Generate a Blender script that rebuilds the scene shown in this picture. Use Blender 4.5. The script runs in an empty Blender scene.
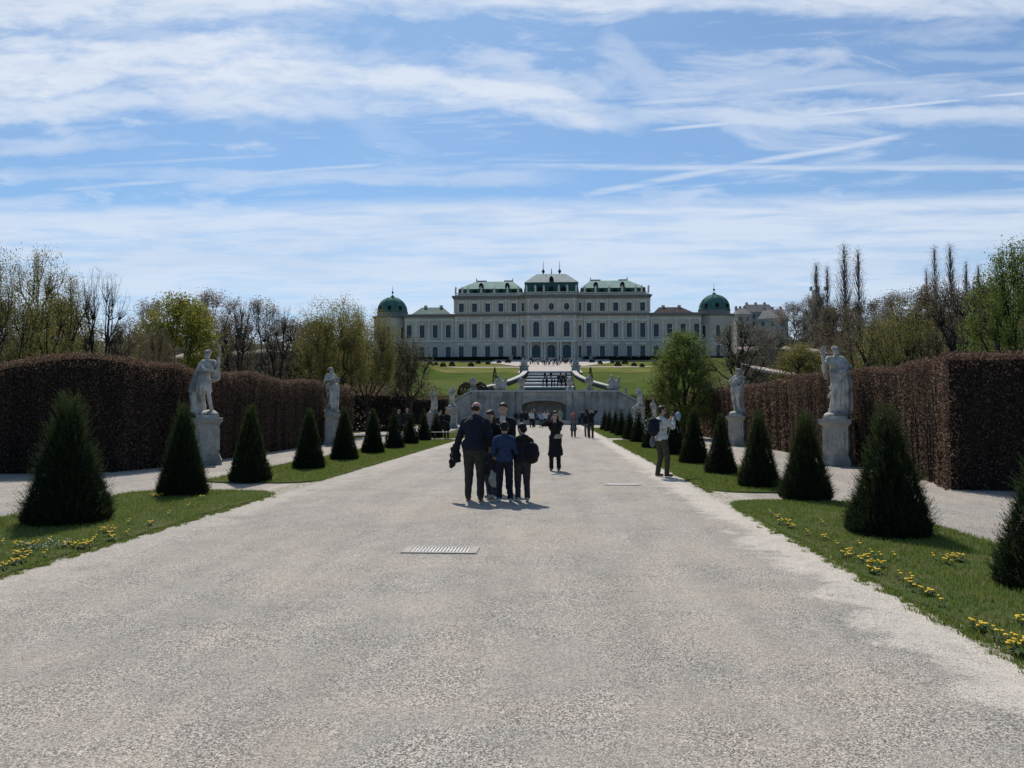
import bpy, bmesh, math, random
import numpy as np
from mathutils import Vector, Matrix, Euler
C = bpy.context
sc = C.scene
R = math.radians

# ---------------------------------------------------------------- camera
cam_d = bpy.data.cameras.new('camera')
cam = bpy.data.objects.new('camera', cam_d)
sc.collection.objects.link(cam)
sc.camera = cam
FPX = 770.0
cam_d.sensor_width = 36.0
cam_d.lens = 36.0 * FPX / 1024.0
cam_d.clip_start = 0.1
cam_d.clip_end = 6000
cam.location = (0, 0, 1.65)
cam.rotation_euler = (R(90 + 2.0), 0, R(3.2))

# ---------------------------------------------------------------- world
SUN_EL, SUN_AZ = 50.0, -14.0      # azimuth measured from +Y towards +X
w = bpy.data.worlds.new('World')
sc.world = w
w.use_nodes = True
nt = w.node_tree
nt.nodes.clear()


def N(nt, typ, **kw):
    n = nt.nodes.new(typ)
    ins = kw.pop('ins', {})
    for k, v in kw.items():
        setattr(n, k, v)
    for k, v in ins.items():
        if isinstance(v, bpy.types.NodeSocket):
            nt.links.new(v, n.inputs[k])
        else:
            n.inputs[k].default_value = v
    return n


def M_(nt, op, a, b=None, c=None, clamp=False):
    n = nt.nodes.new('ShaderNodeMath')
    n.operation = op
    n.use_clamp = clamp
    for i, v in enumerate((a, b, c)):
        if v is None:
            continue
        if isinstance(v, bpy.types.NodeSocket):
            nt.links.new(v, n.inputs[i])
        else:
            n.inputs[i].default_value = v
    return n.outputs[0]


def MR(nt, v, a, b, c=0.0, d=1.0, smooth=True):
    n = nt.nodes.new('ShaderNodeMapRange')
    if smooth:
        n.interpolation_type = 'SMOOTHSTEP'
    nt.links.new(v, n.inputs['Value'])
    n.inputs['From Min'].default_value = a
    n.inputs['From Max'].default_value = b
    n.inputs['To Min'].default_value = c
    n.inputs['To Max'].default_value = d
    return n.outputs[0]


def MIX(nt, f, a, b, mode='MIX'):
    n = nt.nodes.new('ShaderNodeMix')
    n.data_type = 'RGBA'
    n.blend_type = mode
    for nm, v in (('Factor', f), ('A', a), ('B', b)):
        s = [i for i in n.inputs if i.name == nm and (i.type == 'VALUE' if nm == 'Factor' else i.type == 'RGBA')][0]
        if isinstance(v, bpy.types.NodeSocket):
            nt.links.new(v, s)
        elif nm == 'Factor':
            s.default_value = v
        else:
            s.default_value = tuple(v) + (1,) if len(v) == 3 else v
    return [o for o in n.outputs if o.type == 'RGBA'][0]


sky = N(nt, 'ShaderNodeTexSky', sky_type='NISHITA', sun_disc=False)
sky.sun_elevation = R(SUN_EL)
sky.sun_rotation = R(SUN_AZ)
sky.altitude = 200
sky.air_density = 1.0
sky.dust_density = 0.6
sky.ozone_density = 2.0
tc = N(nt, 'ShaderNodeTexCoord')
sep = N(nt, 'ShaderNodeSeparateXYZ', ins={0: tc.outputs['Generated']})
dx, dy, dz = sep.outputs
zc_ = M_(nt, 'ADD', M_(nt, 'MAXIMUM', dz, 0.0), 0.12)
u = M_(nt, 'DIVIDE', dx, zc_)
v = M_(nt, 'DIVIDE', dy, zc_)


def vec(nt, x, y, z=0.0):
    n = nt.nodes.new('ShaderNodeCombineXYZ')
    for i, q in enumerate((x, y, z)):
        if isinstance(q, bpy.types.NodeSocket):
            nt.links.new(q, n.inputs[i])
        else:
            n.inputs[i].default_value = q
    return n.outputs[0]


def noise(nt, vecsock, scale, detail=4, rough=0.5, dist=0.0, dims='3D'):
    n = nt.nodes.new('ShaderNodeTexNoise')
    n.noise_dimensions = dims
    nt.links.new(vecsock, n.inputs['Vector'])
    n.inputs['Scale'].default_value = scale
    n.inputs['Detail'].default_value = detail
    n.inputs['Roughness'].default_value = rough
    n.inputs['Distortion'].default_value = dist
    return n.outputs['Fac']


# elevation-like coordinate (tangent) and bearing, forward half of the sky
yy = M_(nt, 'MAXIMUM', M_(nt, 'ABSOLUTE', dy), 0.05)
ta = M_(nt, 'DIVIDE', dx, yy)
te = M_(nt, 'DIVIDE', M_(nt, 'MAXIMUM', dz, 0.0), yy)
uv1 = vec(nt, M_(nt, 'MULTIPLY', ta, 1.3), M_(nt, 'MULTIPLY', te, 4.2), 3.1)
uv2 = vec(nt, M_(nt, 'MULTIPLY', ta, 2.0), M_(nt, 'MULTIPLY', te, 7.5), 9.7)
n1 = noise(nt, uv1, 1.6, 7, 0.58, 0.35)
n2 = noise(nt, uv2, 2.0, 8, 0.62, 0.5)
n3 = noise(nt, vec(nt, M_(nt, 'MULTIPLY', ta, 3.0), M_(nt, 'MULTIPLY', te, 30.0), 1.0), 2.2, 6, 0.6, 0.4)
# cover: broad cirrus ribbons, a milky low veil, thin wisps everywhere
low = MR(nt, M_(nt, 'ADD', te, M_(nt, 'MULTIPLY', M_(nt, 'SUBTRACT', n2, 0.5), 0.03)), 0.262, 0.292, 1.0, 0.0)
wisp = MR(nt, n2, 0.46, 0.68)
wisp1 = MR(nt, n1, 0.50, 0.66)
streak = MR(nt, n3, 0.45, 0.72)
cover = M_(nt, 'MULTIPLY', low, MR(nt, n3, 0.28, 0.60, 0.50, 0.90))
cover = M_(nt, 'MAXIMUM', cover, M_(nt, 'MULTIPLY', M_(nt, 'MAXIMUM', wisp, wisp1), 0.62))
cover = M_(nt, 'MAXIMUM', cover, M_(nt, 'MULTIPLY', streak, 0.36))
cover = M_(nt, 'MAXIMUM', cover, 0.17)
cover = M_(nt, 'MAXIMUM', cover, MR(nt, te, 0.52, 0.75, 0.0, 0.7))
n4 = noise(nt, vec(nt, M_(nt, 'MULTIPLY', ta, 2.2), M_(nt, 'MULTIPLY', te, 5.0), 4.4), 2.6, 8, 0.60, 0.25)
n5 = noise(nt, vec(nt, M_(nt, 'ADD', M_(nt, 'MULTIPLY', ta, 6.0), M_(nt, 'MULTIPLY', te, 5.0)), M_(nt, 'MULTIPLY', te, 22.0), 7.4), 2.0, 8, 0.62, 0.3)


def ribbon(x0, y0, x1, y1, wdt, amp):
    a0, e0, a1, e1 = (x0 - 555) / FPX, (411 - y0) / FPX, (x1 - 555) / FPX, (411 - y1) / FPX
    L = math.hypot(a1 - a0, e1 - e0)
    ux, uy = (a1 - a0) / L, (e1 - e0) / L
    pa = M_(nt, 'SUBTRACT', ta, a0)
    pe = M_(nt, 'SUBTRACT', te, e0)
    wob = M_(nt, 'MULTIPLY', M_(nt, 'SUBTRACT', n4, 0.5), wdt * 3.0)
    s = M_(nt, 'ADD', M_(nt, 'MULTIPLY', pa, ux), M_(nt, 'MULTIPLY', pe, uy))
    d = M_(nt, 'ABSOLUTE', M_(nt, 'ADD', wob, M_(nt, 'SUBTRACT', M_(nt, 'MULTIPLY', pa, -uy), M_(nt, 'MULTIPLY', pe, -ux))))
    f = MR(nt, d, wdt * 0.25, wdt * 1.25, 1.0, 0.0)
    f = M_(nt, 'MULTIPLY', f, MR(nt, s, 0.0, L * 0.2))
    f = M_(nt, 'MULTIPLY', f, MR(nt, s, L * 0.7, L, 1.0, 0.0))
    f = M_(nt, 'MULTIPLY', f, MR(nt, n5, 0.25, 0.58, amp * 0.55, amp))
    return M_(nt, 'MULTIPLY', f, MR(nt, dy, 0.0, 0.1))


for rb_ in ((-400, 15, 520, 75, .066, 1.0), (-400, 85, 520, 98, .030, .85), (-300, 140, 200, 128, .016, .6), (640, 70, 1200, 118, .020, .5), (260, 50, 700, 125, .028, .95), (540, 108, 1250, 135, .020, .75),
            (330, -18, 1250, 30, .024, .9), (-500, -15, 700, -20, .040, .95), (590, 20, 700, 120, .026, .5), (300, 80, 480, 180, .030, .30), (60, 60, 300, 125, .03, .5),
            (-100, 160, 330, 170, .012, .45), (850, 60, 1200, 68, .012, .4), (130, 168, 640, 178, .014, .6), (620, 172, 1150, 168, .012, .45)):
    cover = M_(nt, 'MAXIMUM', cover, ribbon(*rb_))


def trail(x0, y0, x1, y1, wdt, amp, soft=0.5):
    """a vapour trail between two bearings of the sky, broken up by noise"""
    a0, e0, a1, e1 = (x0 - 555) / FPX, (411 - y0) / FPX, (x1 - 555) / FPX, (411 - y1) / FPX
    L = math.hypot(a1 - a0, e1 - e0)
    ux, uy = (a1 - a0) / L, (e1 - e0) / L
    pa = M_(nt, 'SUBTRACT', ta, a0)
    pe = M_(nt, 'SUBTRACT', te, e0)
    wob = M_(nt, 'MULTIPLY', M_(nt, 'SUBTRACT', n2, 0.5), wdt * 1.4)
    s = M_(nt, 'ADD', M_(nt, 'MULTIPLY', pa, ux), M_(nt, 'MULTIPLY', pe, uy))
    d = M_(nt, 'ABSOLUTE', M_(nt, 'ADD', wob, M_(nt, 'SUBTRACT', M_(nt, 'MULTIPLY', pa, -uy), M_(nt, 'MULTIPLY', pe, -ux))))
    f = MR(nt, d, wdt * soft * 0.2, wdt, 1.0, 0.0)
    f = M_(nt, 'MULTIPLY', f, MR(nt, s, 0.0, L * 0.12))
    f = M_(nt, 'MULTIPLY', f, MR(nt, s, L * 0.85, L, 1.0, 0.0))
    f = M_(nt, 'MULTIPLY', f, MR(nt, n3, 0.3, 0.6, amp * 0.45, amp))
    return M_(nt, 'MULTIPLY', f, MR(nt, dy, 0.0, 0.1))


for tr in ((630, 132, 1110, 92, .0045, .8), (600, 104, 1110, 72, .009, .65), (560, 198, 930, 134, .008, .75),
           (0, 182, 420, 157, .0055, .6), (440, 163, 1110, 176, .008, .7), (870, 204, 1110, 190, .007, .75),
           (0, 158, 300, 146, .005, .4), (150, 178, 520, 163, .016, .6), (260, 264, 470, 262, .005, .45)):
    cover = M_(nt, 'MAXIMUM', cover, trail(*tr))
cover = M_(nt, 'MULTIPLY', cover, MR(nt, dy, -0.25, 0.45, 0.12, 1.0))
cover = M_(nt, 'MULTIPLY', cover, MR(nt, dz, 0.55, 0.85, 1.0, 0.35))
tint = MIX(nt, 1.0, sky.outputs[0], (0.50, 0.78, 0.97), 'MULTIPLY')
cloud_col = MIX(nt, MR(nt, te, 0.02, 0.5), (6.5, 7.2, 8.3), (7.3, 7.8, 8.6))
cloud_col = MIX(nt, MR(nt, n2, 0.35, 0.6), MIX(nt, 1.0, cloud_col, (0.86, 0.90, 0.95), 'MULTIPLY'), cloud_col)
skycol = MIX(nt, M_(nt, 'MULTIPLY', cover, 0.90), tint, cloud_col)
SKY_STRENGTH = 0.10
bg = N(nt, 'ShaderNodeBackground', ins={'Color': skycol, 'Strength': SKY_STRENGTH})
out = N(nt, 'ShaderNodeOutputWorld', ins={'Surface': bg.outputs[0]})

# ---------------------------------------------------------------- sun
sun_d = bpy.data.lights.new('sun', 'SUN')
sun_d.energy = 3.9
sun_d.angle = R(0.6)
sun_d.color = (1.0, 0.95, 0.87)
sun = bpy.data.objects.new('sun', sun_d)
sc.collection.objects.link(sun)
el, az = R(SUN_EL), R(SUN_AZ)
sdir = Vector((math.sin(az) * math.cos(el), math.cos(az) * math.cos(el), math.sin(el)))
sun.rotation_euler = sdir.to_track_quat('Z', 'Y').to_euler()
sc.view_settings.view_transform = 'Standard'
sc.view_settings.look = 'None'
sc.view_settings.exposure = 0.12
sc.view_settings.gamma = 1.0
sc.render.engine = 'CYCLES'
sc.cycles.max_bounces = 5
sc.cycles.diffuse_bounces = 3
sc.cycles.transmission_bounces = 3
sc.cycles.transparent_max_bounces = 6
sc.cycles.use_denoising = True

# ---------------------------------------------------------------- helpers
col = sc.collection
_rot = cam.rotation_euler.to_matrix()


def P(px, py, Y):
    """world point at distance Y (along +Y) seen at photo pixel px,py"""
    d = _rot @ Vector(((px - 512) / FPX, (384 - py) / FPX, -1))
    t = Y / d.y
    return Vector((d.x * t, Y, 1.65 + d.z * t))


def G(px, py):
    d = _rot @ Vector(((px - 512) / FPX, (384 - py) / FPX, -1))
    t = -1.65 / d.z
    return Vector((d.x * t, d.y * t, 0))


def tag(o, label=None, cat=None, group=None, kind=None):
    for k, v_ in (('label', label), ('category', cat), ('group', group), ('kind', kind)):
        if v_:
            o[k] = v_
    return o


def empty(name, loc=(0, 0, 0), rz=0.0):
    o = bpy.data.objects.new(name, None)
    o.empty_display_size = 0.2
    col.objects.link(o)
    o.location = loc
    o.rotation_euler = (0, 0, rz)
    return o


def obj(name, me, mats=None, parent=None, loc=None, rz=None):
    o = bpy.data.objects.new(name, me)
    col.objects.link(o)
    if mats is not None and not me.materials:
        for m in (mats if isinstance(mats, (list, tuple)) else [mats]):
            me.materials.append(m)
    if parent:
        o.parent = parent
    if loc is not None:
        o.location = loc
    if rz is not None:
        o.rotation_euler = (0, 0, rz)
    return o


def copy_tree(o, parent=None):
    c = o.copy()
    col.objects.link(c)
    c.parent = parent
    for ch in list(o.children):
        copy_tree(ch, c)
    return c


def mesh_from(V, F, name='mesh', smooth=False):
    me = bpy.data.meshes.new(name)
    me.from_pydata([tuple(x) for x in V], [], F)
    me.update()
    if smooth:
        me.polygons.foreach_set('use_smooth', [True] * len(me.polygons))
    return me


def poly_mesh_np(V, k, name='mesh', smooth=False, matidx=None):
    """V: (n*k,3) array, each k consecutive vertices a face"""
    me = bpy.data.meshes.new(name)
    nv = len(V)
    nf = nv // k
    me.vertices.add(nv)
    me.vertices.foreach_set('co', np.asarray(V, dtype=np.float32).ravel())
    me.loops.add(nv)
    me.loops.foreach_set('vertex_index', np.arange(nv, dtype=np.int32))
    me.polygons.add(nf)
    me.polygons.foreach_set('loop_start', np.arange(0, nv, k, dtype=np.int32))
    me.polygons.foreach_set('loop_total', np.full(nf, k, dtype=np.int32))
    if smooth:
        me.polygons.foreach_set('use_smooth', np.ones(nf, dtype=bool))
    me.update(calc_edges=True)
    return me


class MB:
    """collects shapes into one mesh"""
    def __init__(s):
        s.V, s.F, s.S, s.I = [], [], [], []

    def add(s, V, F, smooth=False, mi=0):
        b = len(s.V)
        s.V += [tuple(q) for q in V]
        s.F += [tuple(b + i for i in f) for f in F]
        s.S += [smooth] * len(F)
        s.I += [mi] * len(F)
        return s

    def box(s, x0, x1, y0, y1, z0, z1, mi=0):
        V = [(x0, y0, z0), (x1, y0, z0), (x1, y1, z0), (x0, y1, z0), (x0, y0, z1), (x1, y0, z1), (x1, y1, z1), (x0, y1, z1)]
        F = [(0, 3, 2, 1), (4, 5, 6, 7), (0, 1, 5, 4), (1, 2, 6, 5), (2, 3, 7, 6), (3, 0, 4, 7)]
        return s.add(V, F, mi=mi)

    def frustum(s, b, t, mi=0):
        """b,t=(x0,x1,y0,y1,z)"""
        V = [(b[0], b[2], b[4]), (b[1], b[2], b[4]), (b[1], b[3], b[4]), (b[0], b[3], b[4]),
             (t[0], t[2], t[4]), (t[1], t[2], t[4]), (t[1], t[3], t[4]), (t[0], t[3], t[4])]
        F = [(0, 3, 2, 1), (4, 5, 6, 7), (0, 1, 5, 4), (1, 2, 6, 5), (2, 3, 7, 6), (3, 0, 4, 7)]
        return s.add(V, F, mi=mi)

    def lathe(s, prof, cx=0, cy=0, n=12, smooth=True, mi=0, rot=0.0, sq=(1, 1)):
        V, F = [], []
        for r, z in prof:
            for i in range(n):
                a = rot + 2 * math.pi * i / n
                V.append((cx + r * math.cos(a) * sq[0], cy + r * math.sin(a) * sq[1], z))
        m = len(prof)
        for j in range(m - 1):
            for i in range(n):
                k = (i + 1) % n
                F.append((j * n + i, j * n + k, (j + 1) * n + k, (j + 1) * n + i))
        F.append(tuple(range(n))[::-1])
        F.append(tuple((m - 1) * n + i for i in range(n)))
        return s.add(V, F, smooth, mi)

    def tube(s, pts, rad, n=6, smooth=True, mi=0):
        pts = [Vector(p) for p in pts]
        V, F = [], []
        for j, p in enumerate(pts):
            a = pts[max(j - 1, 0)]
            b = pts[min(j + 1, len(pts) - 1)]
            d = (b - a).normalized() if (b - a).length > 1e-9 else Vector((0, 0, 1))
            x = d.orthogonal().normalized()
            if abs(d.z) < 0.9:
                x = d.cross(Vector((0, 0, 1))).normalized()
            y = d.cross(x)
            r = rad[j] if isinstance(rad, (list, tuple)) else rad
            for i in range(n):
                t = 2 * math.pi * i / n
                V.append(p + x * math.cos(t) * r + y * math.sin(t) * r)
        for j in range(len(pts) - 1):
            for i in range(n):
                k = (i + 1) % n
                F.append((j * n + i, j * n + k, (j + 1) * n + k, (j + 1) * n + i))
        F.append(tuple(range(n))[::-1])
        F.append(tuple((len(pts) - 1) * n + i for i in range(n)))
        return s.add(V, F, smooth, mi)

    def prism(s, outline, y0, y1, mi=0):
        """outline in x,z (counter-clockwise from the front), extruded y0..y1"""
        n = len(outline)
        V = [(x, y0, z) for x, z in outline] + [(x, y1, z) for x, z in outline]
        F = [tuple(range(n)), tuple(range(2 * n - 1, n - 1, -1))]
        for i in range(n):
            k = (i + 1) % n
            F.append((i, i + n, k + n, k))
        return s.add(V, F, mi=mi)

    def mesh(s, name='mesh'):
        me = bpy.data.meshes.new(name)
        me.from_pydata(s.V, [], s.F)
        me.polygons.foreach_set('use_smooth', s.S)
        me.polygons.foreach_set('material_index', s.I)
        me.update()
        bm = bmesh.new()
        bm.from_mesh(me)
        bmesh.ops.recalc_face_normals(bm, faces=bm.faces)
        bm.to_mesh(me)
        bm.free()
        return me

    def build(s, name, mats=None, parent=None, loc=None, rz=None):
        return obj(name, s.mesh(name), mats, parent, loc, rz)


# ---------------------------------------------------------------- materials
def mat(name, c1, c2=None, scale=4.0, rough=0.8, bump=0.0, bscale=None, spec=0.3, metallic=0.0, contrast=(0.35, 0.65),
        c3=None, s3=0.5, coord='world', stretch=None):
    m = bpy.data.materials.new(name)
    m.use_nodes = True
    t = m.node_tree
    b = t.nodes['Principled BSDF']
    b.inputs['Roughness'].default_value = rough
    b.inputs['Specular IOR Level'].default_value = spec
    b.inputs['Metallic'].default_value = metallic
    if coord == 'world':
        pos = N(t, 'ShaderNodeNewGeometry').outputs['Position']
    else:
        pos = N(t, 'ShaderNodeTexCoord').outputs['Object']
    if stretch:
        pos = N(t, 'ShaderNodeVectorMath', operation='MULTIPLY', ins={0: pos, 1: stretch}).outputs[0]
    colr = None
    if c2 is None:
        c2 = tuple(q * 0.75 for q in c1)
    f = MR(t, noise(t, pos, scale, 6, 0.6), contrast[0], contrast[1])
    colr = MIX(t, f, c1, c2)
    if c3 is not None:
        g = MR(t, noise(t, pos, s3, 4, 0.6), 0.42, 0.66)
        colr = MIX(t, g, colr, c3)
    t.links.new(colr, b.inputs['Base Color'])
    if bump:
        bn = N(t, 'ShaderNodeBump', ins={'Strength': bump, 'Distance': 0.02, 'Height': noise(t, pos, bscale or scale * 4, 5, 0.6)})
        t.links.new(bn.outputs[0], b.inputs['Normal'])
    return m


def leaf_mat(name, cols, transl=0.35, rough=0.6):
    """foliage: colour varies from leaf to leaf, some light passes through"""
    m = bpy.data.materials.new(name)
    m.use_nodes = True
    t = m.node_tree
    t.nodes.clear()
    g = N(t, 'ShaderNodeNewGeometry')
    ramp = N(t, 'ShaderNodeValToRGB', ins={0: g.outputs['Random Per Island']})
    els = ramp.color_ramp.elements
    while len(els) < len(cols):
        els.new(0.5)
    for i, c in enumerate(cols):
        els[i].position = i / max(1, len(cols) - 1)
        els[i].color = tuple(c) + (1,)
    p = N(t, 'ShaderNodeBsdfPrincipled', ins={'Base Color': ramp.outputs[0], 'Roughness': rough, 'Specular IOR Level': 0.25})
    tr = N(t, 'ShaderNodeBsdfTranslucent', ins={'Color': ramp.outputs[0]})
    mx = N(t, 'ShaderNodeMixShader', ins={0: transl, 1: p.outputs[0], 2: tr.outputs[0]})
    N(t, 'ShaderNodeOutputMaterial', ins={'Surface': mx.outputs[0]})
    return m
# ================================================================ terrain
CX = -1.25          # axis of the garden


def lerp_tab(tab, y):
    if y <= tab[0][0]:
        return tab[0][1]
    for (a, va), (b, vb) in zip(tab, tab[1:]):
        if y <= b:
            return va + (vb - va) * (y - a) / (b - a)
    return tab[-1][1]


ZC = [(96.5, 0.0), (97.5, 3.6), (140, 4.6), (150, 5.4), (190, 11.0), (290, 20.4), (296, 21.2), (340, 21.4), (600, 24), (6000, 30)]
ZS = [(50, 0.0), (70, 0.6), (97, 3.6), (140, 8.5), (150, 11.5), (160, 12.4), (190, 14.5), (290, 22.5), (340, 25), (600, 34), (6000, 40)]


def sstep(a, b, x):
    t = min(1, max(0, (x - a) / (b - a)))
    return t * t * (3 - 2 * t)


def terrain_z(x, y):
    zc, zs = lerp_tab(ZC, y), lerp_tab(ZS, y)
    a = abs(x - CX)
    if y > 230:
        t = sstep(75, 110, a)
    else:
        t = sstep(26, 36, a)
        if y > 190:
            k = (y - 190) / 40
            t = t * (1 - k) + k * sstep(75, 110, a)
    if y < 100:
        t = sstep(14, 30, a)
    z = zc * (1 - t) + zs * t
    if y > 60:                                  # wooded rise to the right and a gentler one to the left
        z += 14 * sstep(60, 150, x) * sstep(60, 160, y) + 5 * sstep(45, 120, -x) * sstep(60, 160, y)
    return z


xs = sorted(set([-3000, -1200, -600, -400, -300, -240] + list(range(-200, -40, 10)) + [CX + s * q for s in (-1, 1) for q in
    (0, 4, 8, 12, 14, 16, 18, 20, 22, 24, 26, 28, 30, 32, 34, 36, 38, 70, 75, 80, 85, 90, 95, 100, 105, 110)] +
    list(range(50, 210, 10)) + [240, 300, 400, 600, 1200, 3000]))
ys = sorted(set([-300, -100, -30, 0, 20, 40, 50, 60, 70, 80, 90, 96.5, 97.5, 110, 125, 140, 150, 155, 160, 170, 180, 190, 200,
                 215, 230, 250, 270, 290, 296, 310, 340, 400, 500, 600, 900, 2000, 5000]))
V = [(x, y, terrain_z(x, y)) for y in ys for x in xs]
nx = len(xs)
F = [(j * nx + i, j * nx + i + 1, (j + 1) * nx + i + 1, (j + 1) * nx + i) for j in range(len(ys) - 1) for i in range(nx - 1)]
m_terr = mat('earth_and_grass', (0.055, 0.085, 0.022), (0.085, 0.10, 0.032), 0.6, 0.95, c3=(0.10, 0.075, 0.045), s3=0.05, spec=0.0)
terr = obj('ground', mesh_from(V, F, 'ground', True), m_terr)
tag(terr, kind='structure')


def sheet(name, x0, x1, y0, y1, dz, m, nxs=1, extra_y=()):
    yl = sorted(set([y0, y1] + [q for q in ys if y0 < q < y1] + list(extra_y)))
    xl = sorted(set([x0, x1] + [q for q in xs if x0 + .01 < q < x1 - .01]))
    V = [(x, y, terrain_z(x, y) + dz) for y in yl for x in xl]
    n = len(xl)
    F = [(j * n + i, j * n + i + 1, (j + 1) * n + i + 1, (j + 1) * n + i) for j in range(len(yl) - 1) for i in range(n - 1)]
    o = obj(name, mesh_from(V, F, name), m)
    tag(o, kind='structure')
    return o


# gravel of the avenue ------------------------------------------------
def gravel_material():
    m = bpy.data.materials.new('gravel')
    m.use_nodes = True
    t = m.node_tree
    b = t.nodes['Principled BSDF']
    b.inputs['Roughness'].default_value = 0.9
    b.inputs['Specular IOR Level'].default_value = 0.25
    pos = N(t, 'ShaderNodeNewGeometry').outputs['Position']
    sp = N(t, 'ShaderNodeSeparateXYZ', ins={0: pos})
    big = MR(t, noise(t, pos, 0.55, 6, 0.62, 0.6), 0.38, 0.62)
    mid = MR(t, noise(t, pos, 2.6, 5, 0.65), 0.40, 0.62)
    base = MIX(t, big, (0.420, 0.368, 0.305), (0.345, 0.316, 0.276))
    base = MIX(t, M_(t, 'MULTIPLY', mid, 0.45), base, (0.46, 0.40, 0.335))
    vor = N(t, 'ShaderNodeTexVoronoi', feature='F1', ins={'Vector': pos, 'Scale': 125.0})
    vc = N(t, 'ShaderNodeSeparateColor', ins={0: vor.outputs['Color']})
    stone = MR(t, vc.outputs[0], 0.0, 1.0, 0.34, 1.68, smooth=False)
    dark = MR(t, vc.outputs[1], 0.84, 0.95, 0.0, 0.72)
    gap = MR(t, vor.outputs['Distance'], 0.35, 0.75, 1.0, 0.72)
    tone = MR(t, noise(t, pos, 1.1, 4, 0.6, 0.5), 0.38, 0.6, 0.55, 1.15)
    stone = M_(t, 'ADD', 1.0, M_(t, 'MULTIPLY', M_(t, 'SUBTRACT', stone, 1.0), tone))
    dark = M_(t, 'MULTIPLY', dark, tone)
    mult = M_(t, 'MULTIPLY', stone, gap)
    coarse = MR(t, noise(t, pos, 22, 4, 0.75), 0.3, 0.7, 0.90, 1.08)
    lane = N(t, 'ShaderNodeVectorMath', operation='MULTIPLY', ins={0: pos, 1: (1.3, 0.16, 1)}).outputs[0]
    coarse = M_(t, 'MULTIPLY', coarse, MR(t, noise(t, lane, 1.4, 5, 0.6, 0.3), 0.3, 0.7, 0.91, 1.08))
    scuff = MR(t, noise(t, N(t, 'ShaderNodeVectorMath', operation='MULTIPLY', ins={0: pos, 1: (1.0, 1.8, 1)}).outputs[0], 3.6, 3, 0.7, 1.5), 0.60, 0.72, 1.0, 0.86)
    coarse = M_(t, 'MULTIPLY', coarse, scuff)
    mult = M_(t, 'MULTIPLY', mult, coarse)
    # pale sand where fewer feet go, near the lawn edges
    ax = M_(t, 'ABSOLUTE', M_(t, 'ADD', sp.outputs[0], 1.22))
    edge = M_(t, 'ADD', ax, M_(t, 'MULTIPLY', M_(t, 'SUBTRACT', noise(t, pos, 1.3, 7, 0.72, 0.4), 0.5), 2.2))
    right = MR(t, sp.outputs[0], -2.0, 1.5, 0.45, 1.0)
    sand = M_(t, 'MULTIPLY', M_(t, 'MULTIPLY', MR(t, edge, 3.5, 3.85), MR(t, ax, 4.6, 5.2, 1.0, 0.0)), right)
    sand = M_(t, 'MULTIPLY', sand, MR(t, noise(t, pos, 6, 4, 0.7), 0.25, 0.6, 0.5, 1.0))
    base = MIX(t, M_(t, 'MULTIPLY', sand, 0.85), base, (0.59, 0.53, 0.45))
    mult = M_(t, 'ADD', M_(t, 'MULTIPLY', mult, M_(t, 'SUBTRACT', 1.0, M_(t, 'MULTIPLY', sand, 0.7))), M_(t, 'MULTIPLY', sand, 0.7))
    cc = N(t, 'ShaderNodeCombineColor', ins={0: mult, 1: mult, 2: mult})
    c = MIX(t, 1.0, base, cc.outputs[0], 'MULTIPLY')
    c = MIX(t, dark, c, (0.10, 0.10, 0.10))
    fr = M_(t, 'MULTIPLY', MR(t, M_(t, 'ADD', ax, M_(t, 'MULTIPLY', M_(t, 'SUBTRACT', noise(t, pos, 7, 5, 0.7), 0.5), 0.5)), 4.13, 4.28), MR(t, noise(t, pos, 11, 4, 0.7), 0.42, 0.58))
    c = MIX(t, M_(t, 'MULTIPLY', fr, MR(t, ax, 4.6, 4.8, 0.75, 0.0)), c, (0.13, 0.12, 0.06))
    t.links.new(c, b.inputs['Base Color'])
    h = M_(t, 'ADD', M_(t, 'MULTIPLY', vor.outputs['Distance'], -0.6), M_(t, 'MULTIPLY', noise(t, pos, 30, 4, 0.7), 1.2))
    bn = N(t, 'ShaderNodeBump', ins={'Strength': 0.55, 'Distance': 0.012, 'Height': h})
    t.links.new(bn.outputs[0], b.inputs['Normal'])
    return m


m_gravel = gravel_material()
sheet('path', -11.8, 9.6, -25, 50, 0.006, m_gravel)
sheet('path', -20, -11.8, -25, 20, 0.006, m_gravel)
sheet('path', 9.6, 18, -25, 16.4, 0.006, m_gravel)
sheet('path', CX - 13.5, CX + 13.5, 50, 96, 0.006, m_gravel)
m_fargravel = mat('pale_gravel', (0.52, 0.46, 0.40), (0.44, 0.39, 0.34), 0.4, 0.95, spec=0.05)

# lawns beside the avenue ---------------------------------------------
m_soil = mat('turf_soil', (0.07, 0.10, 0.03), (0.045, 0.075, 0.02), 9, 0.95, bump=0.6, bscale=40, c3=(0.11, 0.10, 0.05), s3=2.2, spec=0.05)
m_grass = leaf_mat('grass_blades', [(0.09, 0.135, 0.018), (0.14, 0.195, 0.03), (0.19, 0.24, 0.045), (0.26, 0.26, 0.09)], 0.42)
rng = np.random.default_rng(7)


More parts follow.
